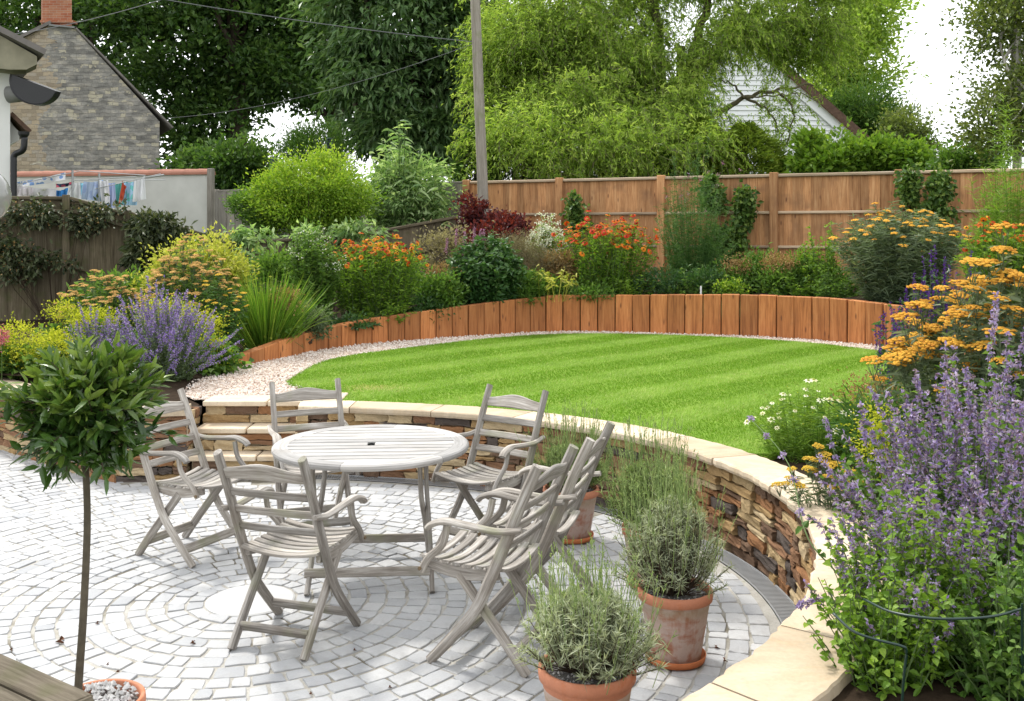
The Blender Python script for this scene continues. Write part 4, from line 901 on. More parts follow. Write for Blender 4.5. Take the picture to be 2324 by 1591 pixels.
def cloth(label, px, col, dy=0, pat=None, name='hanging_cloth', cat='laundry'):
    (x0, y0), (x1, y1), (x2, y2), (x3, y3) = px; a = Acc(); n, m_ = 14, 8; V = []; rg = RNG(int(x0*7+y0)); ph = rg.random()*6
    for j in range(m_):
        for i in range(n):
            u, v = i/(n-1), j/(m_-1); x = (x0*(1-u)+x1*u)*(1-v)+(x3*(1-u)+x2*u)*v; y = (y0*(1-u)+y1*u)*(1-v)+(y3*(1-u)+y2*u)*v+3*math.sin(u*math.pi)*(1-v)
            V.append(at(x, y, YL+dy)+np.array([0, .05*math.sin(u*9+ph+v*2)*(.3+v)+.03*math.sin(u*21+ph), 0]))
    V = np.array(V); c = V.mean(0); k = len(V); V = np.vstack([V, V+np.array([.0, .008, 0])]); Fq = [[j*n+i, j*n+i+1, (j+1)*n+i+1, (j+1)*n+i] for j in range(m_-1) for i in range(n-1)]
    Fq += [[k+q for q in f[::-1]] for f in Fq]; a.add(V-c, Fq)
    if pat:
        m, nn, out = newmat('patterned_cloth'); v = n_ = nn.nodes.new('ShaderNodeTexVoronoi'); v.inputs['Scale'].default_value = 9; lk(nn, coords(nn), v.inputs['Vector'])
        cc = mixc(nn, math_(nn, 'LESS_THAN', v.outputs['Distance'], .42), col, pat); princ(nn, out, cc, .9, .1)
    else: m = plain('cloth', col, .9, .1, .06, 4)
    a.obj(name, m, label=label, cat=cat, group='washing on the line', loc=c, smooth=True)
WHT = (.84, .84, .86)
cloth('white and blue patterned sheet hanging at the left of the line', [(30, 414), (147, 391), (150, 408), (30, 428)], WHT, .4, (.25, .40, .72))
cloth('plain white sheet low at the left of the line', [(34, 420), (128, 428), (130, 447), (34, 447)], (.76, .74, .77), 0)
cloth('small bright blue garment beside the low white sheet', [(127, 432), (152, 426), (150, 446), (128, 448)], (.06, .25, .60), .1)
cloth('dark cluster of socks pegged near the middle', [(124, 417), (170, 410), (168, 420), (126, 427)], (.05, .06, .10), .3, (.55, .10, .14))
cloth('white triangular shirt tail hanging in the middle', [(166, 413), (180, 413), (186, 452), (146, 446)], WHT, -.1)
cloth('pale blue striped shirt on the line', [(192, 412), (232, 408), (236, 458), (184, 452)], (.52, .62, .80), 0, (.40, .50, .74))
cloth('lilac blue towel hanging right of the shirt', [(238, 412), (262, 414), (264, 474), (244, 470)], (.50, .58, .84), -.05)
cloth('teal green towel between lilac and red towels', [(260, 416), (280, 412), (274, 470), (262, 470)], (.16, .52, .46), .05)
cloth('narrow red and orange folded towel', [(277, 409), (287, 424), (282, 440), (271, 466)], (.66, .13, .07), -.1)
cloth('patterned pale blue cloth beside the white pillowcase', [(284, 412), (308, 410), (310, 466), (276, 466)], (.42, .64, .84), .1, (.20, .62, .62))
cloth('plain white pillowcase at the right end of the line', [(304, 410), (329, 399), (330, 452), (303, 459)], (.82, .82, .84), -.08)
cloth('white pillow slip between the blue shirt and lilac towel', [(228, 409), (244, 408), (248, 462), (232, 460)], (.82, .82, .85), -.15)
cloth('short turquoise cloth beside the triangular shirt tail', [(180, 414), (194, 412), (196, 440), (184, 444)], (.30, .62, .72), .12)
cloth('white towel with pink edge pegged at the far left', [(36, 428), (70, 424), (72, 446), (36, 448)], (.82, .76, .79), -.12)

# ------------------------------------------------------------------ leaf and flower colours
def G(d, m, l): return [(0, d), (.5, m), (1, l)]
L_DARK = leafmat('dark_tree_leaf', G((.022, .055, .014), (.055, .115, .025), (.13, .21, .05)), .34, .45, .3)
L_CHEST = leafmat('chestnut_leaf', G((.03, .072, .02), (.082, .155, .05), (.20, .29, .12)), .22, .4, .35)
L_WILLOW = leafmat('willow_leaf', G((.12, .20, .03), (.25, .36, .06), (.42, .50, .14)), .45, .5, .25)
L_CONIF = leafmat('conifer_spray', G((.025, .07, .013), (.06, .13, .022), (.12, .20, .035)), .2, .6, .2)
L_GOLDC = leafmat('golden_conifer', G((.09, .15, .018), (.18, .26, .035), (.29, .36, .06)), .3, .6, .2)
L_YELLOW = leafmat('golden_shrub', G((.075, .16, .014), (.20, .32, .03), (.38, .46, .07)), .35, .5, .25)
L_GOLD = leafmat('yellow_leaf', G((.17, .22, .03), (.36, .38, .06), (.54, .50, .16)), .35, .55, .2)
L_BUDD = leafmat('buddleia_leaf', G((.11, .20, .07), (.24, .36, .14), (.44, .54, .30)), .38, .6, .25)
L_MID = leafmat('mid_green_leaf', G((.04, .095, .016), (.09, .18, .03), (.18, .28, .06)), .34, .5, .3)
L_BRIGHT = leafmat('bright_green_leaf', G((.06, .13, .014), (.135, .245, .028), (.24, .35, .05)), .35, .5, .25)
L_DEEP = leafmat('deep_green_leaf', G((.020, .06, .016), (.045, .115, .03), (.10, .18, .055)), .25, .4, .4)
L_BAY = leafmat('bay_leaf', G((.022, .058, .013), (.055, .115, .022), (.20, .27, .055)), .2, .28, .5)
L_SILVER = leafmat('grey_green_leaf', G((.06, .095, .05), (.125, .17, .095), (.22, .27, .17)), .28, .6, .2)
L_LAV = leafmat('lavender_leaf', G((.20, .23, .15), (.36, .40, .27), (.55, .58, .43)), .2, .6, .2)
L_LAVSTEM = leafmat('lavender_stalk', G((.13, .20, .07), (.24, .32, .12), (.38, .45, .20)), .2, .6, .2)
L_BLUE = leafmat('blue_spruce', G((.05, .09, .085), (.11, .16, .155), (.19, .25, .24)), .1, .6, .2)
L_RED = leafmat('smokebush_leaf', G((.03, .008, .012), (.07, .015, .02), (.20, .03, .02)), .3, .5, .25)
L_LIME = leafmat('lime_froth', G((.20, .24, .015), (.40, .43, .03), (.58, .56, .08)), .3, .6, .15)
L_HAZE = leafmat('grass_haze', G((.13, .11, .065), (.22, .19, .12), (.33, .29, .20)), .3, .7, .1)
L_GRASS = leafmat('grass_leaf', G((.05, .13, .015), (.11, .22, .022), (.24, .33, .05)), .3, .5, .25)
L_FEATH = leafmat('feathery_leaf', G((.026, .075, .018), (.06, .14, .03), (.12, .21, .06)), .25, .6, .2)
L_IVY = leafmat('climber_leaf', G((.03, .07, .014), (.075, .145, .026), (.17, .24, .05)), .25, .5, .3)
L_CLEM = leafmat('clematis_leaf', G((.022, .034, .014), (.055, .075, .03), (.13, .14, .075)), .2, .45, .35)
L_BIRCH = leafmat('birch_leaf', G((.05, .075, .02), (.11, .15, .04), (.21, .24, .07)), .35, .5, .25)
P_PURPLE = leafmat('nepeta_flower', G((.20, .14, .35), (.36, .28, .56), (.56, .47, .72)), .3, .7, .1, 1.1)
P_VIOLETC = leafmat('bright_catmint_flower', G((.17, .10, .40), (.30, .21, .62), (.50, .40, .76)), .3, .7, .1, 1.1)
P_CALYX = leafmat('nepeta_calyx', G((.24, .15, .25), (.36, .25, .36), (.46, .35, .44)), .3, .7, .1, 1.1)
P_VIOLET = leafmat('salvia_flower', G((.05, .012, .15), (.10, .03, .28), (.18, .06, .40)), .2, .7, .1, 1.1)
P_LUPIN = leafmat('lupin_flower', G((.25, .09, .22), (.40, .19, .36), (.60, .42, .54)), .3, .7, .1, 1.1)
P_ORANGE = leafmat('helenium_petal', G((.42, .035, .008), (.60, .12, .012), (.75, .33, .03)), .25, .6, .15, 1.0)
P_REDOR = leafmat('red_helenium_petal', G((.42, .02, .008), (.60, .055, .010), (.72, .25, .02)), .25, .6, .15, 1.0)
P_BROWN = leafmat('flower_eye', G((.06, .02, .008), (.12, .045, .012), (.30, .18, .03)), 0, .8, .1)
P_WHITE = leafmat('white_petal', G((.62, .64, .56), (.76, .77, .72), (.84, .84, .80)), .25, .6, .1, 1.0)
P_CREAM = leafmat('cream_petal', G((.70, .66, .40), (.80, .76, .55), (.85, .83, .68)), .25, .6, .1, 1.0)
P_TAN = leafmat('tan_seedhead', G((.24, .14, .06), (.36, .23, .10), (.48, .34, .17)), .2, .8, .1, 1.0)
P_PINK = leafmat('pink_plume', G((.40, .07, .13), (.55, .14, .22), (.65, .25, .32)), .2, .8, .1, 1.0)
def m_head(name, st):
    m, n, out = newmat(name); t = attr(n, 'tint').outputs['Fac']; nz = noise(n, coords(n), 190, 2)
    c = ramp(n, math_(n, 'ADD', math_(n, 'MULTIPLY', t, .7), math_(n, 'MULTIPLY', orand(n), .3)), st).outputs[0]
    c = mixc(n, .55, c, mixc(n, nz.outputs['Fac'], (.45, .40, .3), (1.5, 1.5, 1.4)), 'MULTIPLY'); princ(n, out, c, .9, .1, bump(n, nz.outputs['Fac'], 1.0, .006)); return m
H_ORANGE = m_head('achillea_orange', [(0, (.68, .29, .05)), (.5, (.84, .44, .06)), (1, (.90, .57, .10))])
H_YELLOW = m_head('achillea_yellow', [(0, (.62, .36, .05)), (.5, (.74, .48, .06)), (1, (.82, .58, .10))])
H_PEACH = m_head('achillea_peach', [(0, (.42, .30, .11)), (.5, (.60, .36, .12)), (1, (.72, .46, .16))])
M_BARK = plain('bark', (.075, .06, .045), .95, .1, .4, 14, .6); M_BARKG = plain('willow_bark', (.13, .115, .07), .95, .1, .4, 10, .6)
M_STEMG = plain('green_stem', (.09, .14, .045), .7, .2, .3, 12); M_STEMW = plain('woody_stem', (.075, .055, .04), .9, .1, .4, 20); M_BIRCHB = plain('birch_bark', (.40, .38, .34), .9, .1, .5, 6)

# ------------------------------------------------------------------ trees
UP = np.array([0, 0, 1.])
def rnd_dir(rng, n): return nrm(rng.normal(0, 1, (n, 3)))
def crown(rng, ells, nclump, nleaf, spread, flat=.6, shell=.55):
    """leaf positions: clumps spread through lumpy ellipsoids"""
    e = np.array([x[:6] for x in ells]); vol = np.array([x[3]*x[4]*x[5] for x in ells])**(2/3); k = rng.choice(len(e), nclump, p=vol/vol.sum())
    d = rnd_dir(rng, nclump); r = (shell+(1-shell)*rng.random(nclump))[:, None]*(1+.12*np.sin(d[:, :1]*7+k[:, None])*np.cos(d[:, 2:3]*6))
    cc = e[k, :3]+d*e[k, 3:6]*r; big = rng.uniform(.6, 1.35, nclump)
    j = rng.integers(0, nclump, nleaf); off = rng.normal(0, 1, (nleaf, 3))*np.array([1, 1, flat])*spread*big[j][:, None]
    P = cc[j]+off; out = nrm(d[j]*.8+nrm(off)*.7); return P, out, cc, d, j
def branchy(acc, rng, base, top, r0, targets, r1=.03, bend=.25, wig=0):
    base, top = np.array(base, float), np.array(top, float); mid = (base+top)/2+rng.normal(0, .12, 3)*[1, 1, 0]
    tr = spline([base, mid, top], 14); tube(acc, tr, np.linspace(r0, r0*.55, 14), 10)
    for c in targets:
        c = np.array(c, float); i = int(rng.integers(7, 14)); s = tr[min(i, 13)]; L = np.linalg.norm(c-s); m1 = s*.65+c*.35+np.array([0, 0, bend*L*.35])+rng.normal(0, .06*L, 3); m2 = s*.3+c*.7+np.array([0, 0, bend*L*.2])+rng.normal(0, .08*L, 3)
        p = spline([s, m1, m2, c], 16)
        if wig: p += np.stack([np.sin(np.arange(16)*1.9+rng.random()*6), np.cos(np.arange(16)*1.6+rng.random()*6), np.sin(np.arange(16)*2.3+rng.random()*6)], 1)*wig*np.linspace(.2, 1, 16)[:, None]
        tube(acc, p, np.linspace(r0*.42, r1*.5, 16), 7)
def tree(name, label, base, trunk_top, r0, ells, nclump, nleaf, spread, L, Wd, mat, bark=M_BARK, droop=0., flat=.6, shell=.5, seed=0, cat='tree', group=None, nb=14, oval=False, wig=0, outb=.7, upb=.5, r1=.03):
    rng = RNG(seed+500); base = np.array(base, float); t = thing(name, label, cat, tuple(base), 0, group)
    P, out, cc, d, j = crown(rng, ells, nclump, nleaf, spread, flat, shell); a = Acc()
    D = out*outb+rng.normal(0, .55, P.shape)+UP*(.2-droop)
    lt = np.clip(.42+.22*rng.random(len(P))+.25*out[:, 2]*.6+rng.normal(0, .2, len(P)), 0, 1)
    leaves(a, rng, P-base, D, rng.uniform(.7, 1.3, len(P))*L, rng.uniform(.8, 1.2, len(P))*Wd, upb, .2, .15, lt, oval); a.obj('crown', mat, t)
    a = Acc(); pick = cc[rng.choice(len(cc), min(nb, len(cc)), replace=False)]; branchy(a, rng, (0, 0, 0), np.array(trunk_top)-base, r0, pick-base, r1, .15, wig); a.obj('trunk', bark, t, smooth=True); return t, cc
def E(x, y, Y, rx, ry, rz): return tuple(at(x, y, Y))+(rx*Y/F, ry*Y/F, rz*Y/F)      # centre and radii measured, placed at depth Y
GT = 'dark trees beyond the stone house'
tree('broadleaf_tree', 'dark broadleaf tree rising behind the chimney of the stone house', (-18.5, 41, 1), (-18.3, 41, 9), .45, [E(40, 60, 41, 190, 170, 150), E(-120, 150, 41, 150, 150, 160), E(240, 130, 42, 130, 150, 130), E(200, -60, 42, 200, 160, 120)], 220, 21000, .5, .26, .16, L_DARK, seed=1, group=GT, shell=.45)
tree('broadleaf_tree', 'tall dark broadleaf tree with a thick trunk right of the stone gable', (-10.4, 38, 1), (-10.5, 38, 9.5), .5, [E(430, 130, 38, 150, 140, 140), E(560, 60, 38, 170, 150, 130), E(480, 250, 38, 110, 110, 90), E(420, 350, 37, 80, 90, 70), E(630, 170, 38, 95, 120, 70), E(520, -80, 38, 260, 200, 110), E(300, 40, 38.5, 100, 100, 90)], 300, 31000, .46, .25, .15, L_DARK, seed=2, group=GT, shell=.4)
tree('broadleaf_tree', 'dark broadleaf tree filling the gap left of the chestnut', (-6.9, 40, 1), (-7, 40, 9), .4, [E(690, 60, 40, 130, 120, 130), E(740, 180, 40, 75, 90, 75), E(760, -60, 40, 120, 120, 90)], 150, 15000, .46, .25, .15, L_DARK, seed=3, group=GT, shell=.4)
tree('chestnut_tree', 'big dark chestnut tree with hanging leaf clusters left of the telegraph pole', (-2.9, 30, 1), (-3.2, 30, 7), .42, [E(900, 60, 30, 190, 190, 150), E(960, 200, 29.5, 135, 150, 120), E(840, 190, 29.5, 105, 120, 100), E(985, 320, 29.5, 95, 120, 70), E(880, 290, 29, 80, 100, 50), E(1030, 80, 30, 90, 130, 160), E(900, -110, 30, 200, 190, 90)], 230, 36000, .34, .30, .10, L_CHEST, droop=.75, seed=4, outb=.8, upb=.8, shell=.55)
GB = 'dark bushes behind the grey fence'
def bush(name, label, ells, nclump, nleaf, spread, L, Wd, mat, zb=1.0, seed=0, group=None, cat='shrub', oval=False, droop=0, shell=.5, upb=.5, outb=.7, nst=9, stemm=None):
    rng = RNG(seed+900); c = np.mean([e[:3] for e in ells], axis=0); base = np.array([c[0], c[1], zb]); t = thing(name, label, cat, tuple(base), 0, group)
    P, out, cc, d, j = crown(rng, ells, nclump, nleaf, spread, .75, shell); P[:, 2] = np.maximum(P[:, 2], zb+.01); a = Acc()
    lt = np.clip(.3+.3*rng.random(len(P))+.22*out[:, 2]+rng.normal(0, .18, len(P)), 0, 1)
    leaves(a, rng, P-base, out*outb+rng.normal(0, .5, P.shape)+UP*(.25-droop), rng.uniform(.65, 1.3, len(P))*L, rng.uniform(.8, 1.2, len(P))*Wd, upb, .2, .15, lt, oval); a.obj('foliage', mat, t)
    a = Acc(); pk = cc[rng.choice(len(cc), min(nst, len(cc)), replace=False)]
    for q in pk: tube(a, spline([(rng.normal(0, .05), rng.normal(0, .05), -.05), (q-base)*[.4, .4, .5], q-base], 8), np.linspace(.025, .006, 8), 5)
    a.obj('stems', stemm or M_STEMW, t); return t
bush('laurel_bush', 'dark green bush behind the grey fence below the tall trees', [E(540, 385, 29, 85, 80, 55), E(450, 400, 29, 60, 70, 50)], 60, 7000, .3, .17, .09, L_DARK, .95, 1, GB)
bush('yew_bush', 'dark rounded evergreen between the golden shrub and the chestnut', [E(720, 345, 27, 80, 80, 55), E(700, 305, 27, 40, 40, 30)], 60, 6000, .22, .13, .03, L_CONIF, 1.0, 2, GB)
rng = RNG(77)
def spruce(label, x, ytop, ybot, Y, wpx, seed):
    rng = RNG(seed); top = at(x, ytop, Y); bot = at(x, ybot, Y); h = top[2]-1.0; t = thing('blue_spruce', label, 'conifer', (top[0], Y, 1.0), 0, 'young blue spruces behind the golden shrub'); a = Acc(); P = []; D = []
    for z in np.linspace(.5, h, 26):
        rr = wpx*Y/F*(1-(z/h)**1.3)+.03
        for k in range(9):
            t_ = rng.random()*6.283; u = rng.random((24, 1)); dirv = np.array([math.cos(t_), math.sin(t_), .25]); P.append(np.array([0, 0, z])+dirv*rr*u); D.append(np.tile(dirv, (24, 1))+rng.normal(0, .7, (24, 3)))
    leaves(a, rng, np.vstack(P), np.vstack(D), .06, .014); a.obj('needles', L_BLUE, t); a = Acc(); tube(a, [(0, 0, -.1), (0, 0, h)], [.05, .01], 6); a.obj('trunk', M_BARK, t)
spruce('tip of a blue spruce just above the golden shrub', 747, 318, 400, 21, 28, 5); spruce('second blue spruce at the left shoulder of the golden shrub', 622, 362, 420, 21, 34, 6)
# corkscrew willow
WE = [E(1210, 90, 24, 150, 130, 130), E(1330, 200, 23.6, 130, 130, 100), E(1190, 250, 23.6, 105, 110, 100), E(1290, 310, 20.4, 150, 80, 62), E(1420, 90, 24, 110, 120, 120), E(1440, 270, 23.6, 90, 100, 80), E(1490, 350, 20.2, 75, 70, 36), E(1120, 170, 24, 60, 90, 80), E(1140, 335, 20.4, 70, 70, 60), E(1230, 368, 20.2, 90, 70, 40), E(1350, 372, 20.2, 100, 70, 36), E(1400, 330, 20.4, 80, 70, 50), E(1400, 180, 23.8, 110, 110, 90), E(1290, 130, 23.6, 130, 120, 100), E(1575, 320, 20.4, 60, 60, 50), E(1560, 220, 22.4, 45, 60, 60), E(1600, 120, 23.6, 40, 50, 40),
     E(1720, 60, 24.3, 110, 120, 70), E(1830, 90, 24.6, 115, 130, 85), E(1765, 260, 23.6, 28, 40, 70), E(1500, -60, 24, 330, 160, 70), E(1860, -50, 24.6, 160, 130, 60), E(1180, 290, 21.6, 110, 80, 60), E(1300, 240, 21.8, 140, 90, 70), E(1430, 290, 21.6, 110, 80, 60), E(1530, 280, 21.6, 60, 60, 50), E(1660, 95, 23.0, 85, 70, 55), E(1600, 160, 22.8, 40, 50, 40), E(1250, 60, 23, 160, 90, 80), E(1420, 130, 22.8, 90, 90, 70)]
tw, ccw = tree('willow_tree', 'large corkscrew willow with twisted limbs and yellow-green foliage over the fence', (3.95, 24, 1), (4.0, 24, 6.3), .17,
    WE,
    600, 60000, .26, .12, .03, L_WILLOW, M_BARKG, droop=.45, seed=9, nb=0, wig=.09, flat=1.0, shell=.35, outb=.5, r1=.025)
# drooping leafy twigs give the willow its streaky hanging texture
def willow_twigs(t, ells, n, base, seed):
    rng = RNG(seed); P, o, cc, d, j = crown(rng, ells, 700, n, .22, 1., .25); k = 22; base = np.array(base); D0 = nrm(o*[1, 1, .4]+rng.normal(0, .5, (n, 3))+UP*.25); L = rng.uniform(.35, .85, n); V = []
    ph = rng.random((n, 3))*6.283; pos = []
    for i in range(7):
        u = i/6; pos.append(P+D0*(L*u*(1-.35*u))[:, None]-UP*(L*u*u*.5)[:, None]+np.sin(ph+u*9)*.025)
    pos = np.stack(pos, 1); a = Acc(); stems(a, pos[:, 0]-base, pos[:, 3]-base, pos[:, 6]-base, .006); a.obj('twigs', M_BARKG, t)
    q = np.repeat(np.arange(n), k); u = rng.random(n*k)*5.99; f = u.astype(int); w = (u-f)[:, None]; LP = pos[q, f]*(1-w)+pos[q, f+1]*w; tg = nrm(pos[q, f+1]-pos[q, f]); lt = np.clip(np.repeat(rng.normal(.42, .2, n), k)+rng.normal(0, .14, n*k)+.12*o[q, 2], 0, 1)
    a = Acc(); leaves(a, rng, LP-base, tg*.8+rng.normal(0, .5, (n*k, 3))-UP*.25, rng.uniform(.07, .13, n*k), rng.uniform(.016, .026, n*k), .5, .2, .25, lt); a.obj('leafy_twigs', L_WILLOW, t, kind='stuff')
willow_twigs(tw, WE, 10000, (3.95, 24, 1), 71)
# visible forked limbs of the willow
a = Acc(); wb = np.array([3.95, 24, 1.0])
def limb(px, r0, r1, Y=24., wig=.05, sd=1):
    rg = RNG(sd); p = spline([at(x, y, Y) for x, y in px], 26)-wb; p += np.stack([np.sin(np.arange(26)*1.3+sd), .6*np.cos(np.arange(26)*1.1+sd), np.sin(np.arange(26)*1.7+sd*2)], 1)*wig*np.linspace(0, 1, 26)[:, None]; tube(a, p, np.linspace(r0, r1, 26), 8)
limb([(1540, 400), (1535, 300), (1500, 190), (1495, 80), (1470, -60)], .17, .10, 23.8, .05, 1); limb([(1535, 330), (1560, 170), (1590, 60), (1625, -60)], .15, .08, 24, .05, 2)
limb([(1550, 285), (1640, 250), (1690, 222), (1760, 205), (1850, 190)], .08, .02, 23.6, .05, 3); limb([(1690, 222), (1740, 250), (1770, 300), (1790, 330)], .035, .008, 23.5, .08, 4); limb([(1690, 225), (1660, 190), (1620, 180), (1600, 160)], .03, .006, 23.5, .09, 5)
limb([(1550, 240), (1600, 150), (1680, 90), (1740, 20)], .06, .02, 23.8, .06, 6); limb([(1760, 205), (1800, 250), (1780, 330), (1740, 380)], .03, .006, 23.5, .09, 7); limb([(1500, 190), (1430, 120), (1370, 60)], .07, .02, 23.7, .06, 8); limb([(1690, 222), (1800, 215), (1870, 225)], .02, .006, 23.4, .1, 9)
a.obj('limbs', M_BARKG, tw, smooth=True)
tree('background_tree', 'green tree rising behind the roof of the white gable', (14.5, 44, 1), (14.6, 44, 8), .3, [E(1930, 140, 44, 90, 90, 120), E(1970, 30, 44, 70, 90, 80), E(1880, 210, 44, 80, 80, 70), E(1950, 270, 44, 60, 70, 50)], 130, 14000, .45, .26, .12, L_WILLOW, seed=31, shell=.35)
# conifer hedge behind the fence
def conifer(label, x, ytop, Y, wpx, n, mat, seed, zb=1.0, tiers=30, group='conifers of the hedge behind the brown fence'):
    rng = RNG(seed); top = at(x, ytop, Y); h = top[2]-zb; rr = wpx*Y/F; t = thing('hedge_conifer', label, 'conifer', (top[0], Y, zb), 0, group)
    z = rng.random(n)**.9*h; an = rng.random(n)*6.283; prof = np.clip(1-(z/h)**7, .12, 1); lump = 1+.14*np.sin(an*5+z*6)+.1*np.sin(z*17+an*2)
    r = rr*prof*lump*(.60+.43*rng.random(n)); P = np.stack([r*np.cos(an), r*np.sin(an), z], 1); o = np.stack([np.cos(an), np.sin(an), np.full(n, .15)], 1)
    a = Acc(); leaves(a, rng, P, o*.9+rng.normal(0, .35, P.shape)+UP*.15, rng.uniform(.10, .2, n), .035, .6, .1, .25, np.clip(rng.random(n)*.8+.2*np.sin(z*23+an*3), 0, 1)); a.obj('foliage', mat, t)
    a = Acc(); tube(a, [(0, 0, -.1), (0, 0, h*.9)], [rr*.35, .03], 8); a.obj('trunk', M_BARK, t)
for i, (x, yt, w_, mt, lab) in enumerate([(1082, 288, 50, L_CONIF, 'clipped green conifer just behind the telegraph pole'), (1170, 305, 86, L_CONIF, 'conifer of the hedge right of the telegraph pole'), (1265, 320, 86, L_CONIF, 'conifer of the hedge above the left brown fence panel'), (1365, 310, 86, L_CONIF, 'dark hedge conifer below the willow middle'), (1465, 320, 86, L_CONIF, 'hedge conifer below the willow fork'), (1590, 270, 84, L_GOLDC, 'yellow-green conifer just right of the willow trunk'), (1690, 285, 95, L_GOLDC, 'golden rounded conifer in front of the white gable')]):
    conifer(lab, x, yt, 21.2, w_, 8000 if mt is L_CONIF else 17000, mt, 40+i)
bush('hazel_bush', 'bright green leafy bush in front of the white gable right side', [E(1870, 372, 20.5, 60, 80, 30), E(1960, 362, 20.5, 70, 80, 36), E(2050, 370, 20.5, 55, 70, 30), E(1845, 335, 20.5, 14, 20, 22), E(1905, 325, 20.5, 16, 20, 22)], 110, 8000, .14, .14, .08, L_BRIGHT, 1.0, 11)
bush('cypress', 'dark layered conifer beside the roof edge of the white gable', [E(1990, 285, 38, 60, 70, 45), E(1960, 235, 38, 45, 50, 40), E(2020, 330, 38, 55, 60, 40)], 60, 9000, .35, .22, .05, L_CONIF, 1.0, 12)
bush('airy_bush', 'airy small-leaved bush right of the dark conifer', [E(2055, 300, 28, 48, 60, 50), E(2085, 350, 28, 42, 50, 35)], 60, 5200, .22, .11, .06, L_BIRCH, 1.0, 13)
tree('birch_tree', 'airy birch tree with small leaves against the sky at the right edge', (8.6, 17.5, 1), (8.7, 17.5, 6), .09, [E(2290, 60, 17.5, 80, 90, 90), E(2310, 190, 17.5, 100, 100, 80), E(2300, 300, 17.3, 95, 100, 60), E(2330, -60, 17.5, 90, 100, 70), E(2250, 250, 17.2, 50, 60, 40)], 150, 12500, .22, .085, .055, L_BIRCH, M_BIRCHB, seed=14, nb=22, shell=.3, r1=.012)
bush('hedge_shrub', 'yellowish hedge shrub behind the fence under the birch', [E(2210, 365, 18.5, 60, 70, 32), E(2170, 375, 18.5, 35, 40, 20)], 40, 4200, .16, .09, .05, L_MID, 1.0, 15)
# neighbour's garden, between the two fences
bush('golden_shrub', 'rounded yellow-green shrub behind the low rising fence', [E(705, 425, 17.8, 100, 100, 72), E(760, 440, 17.6, 70, 80, 70), E(640, 455, 17.8, 60, 70, 55), E(700, 480, 17.6, 110, 90, 50)], 210, 26000, .13, .06, .032, L_YELLOW, .8, 16, shell=.72)
bush('soft_green_shrub', 'soft green shrub at the left foot of the golden shrub', [E(565, 465, 18, 42, 50, 32), E(600, 490, 17.8, 40, 50, 40)], 60, 7000, .09, .06, .022, L_MID, .8, 17)
# buddleia: long arching grey-green leaves
def buddleia():
    rng = RNG(88); base = at(905, 520, 18.7); base[2] = .95; t = thing('buddleia', 'tall loose buddleia with long grey-green leaves left of the pole', 'shrub', tuple(base)); tips = []; S = [[], [], []]; LP = []; LD = []
    for k in range(58):
        x = rng.uniform(800, 1015); cx_ = abs(x-910)/105; yt = 258+cx_*130+rng.uniform(0, 130); q = at(x, yt, 18.7+rng.normal(0, .35))-base; b = np.array([rng.normal(0, .18), rng.normal(0, .15), 0]); m = b*.5+q*np.array([.35, .35, .62]); S[0].append(b); S[1].append(m); S[2].append(q)
        for u in np.linspace(.25, 1, 15):
            p = b*(1-u)**2+2*m*u*(1-u)+q*u*u
            for s in (-1, 1):
                an = rng.random()*6.283; LP.append(p); LD.append([math.cos(an), math.sin(an), rng.uniform(-.3, .6)])
    a = Acc(); stems(a, S[0], S[1], S[2], .014); a.obj('stems', M_STEMG, t); a = Acc(); LP = np.array(LP); LD = np.array(LD)
    blades(a, rng, LP, LD, rng.uniform(.13, .26, len(LP)), rng.uniform(.03, .055, len(LP)), rng.uniform(.2, .6, len(LP)), 3); 
    P, out, cc, d, j = crown(rng, [E(920, 440, 18.7, 95, 60, 80)], 80, 7000, .14, .8, .3); leaves(a, rng, P-base, out+rng.normal(0, .5, P.shape)-UP*.3, .12, .035); a.obj('foliage', L_BUDD, t)
buddleia()

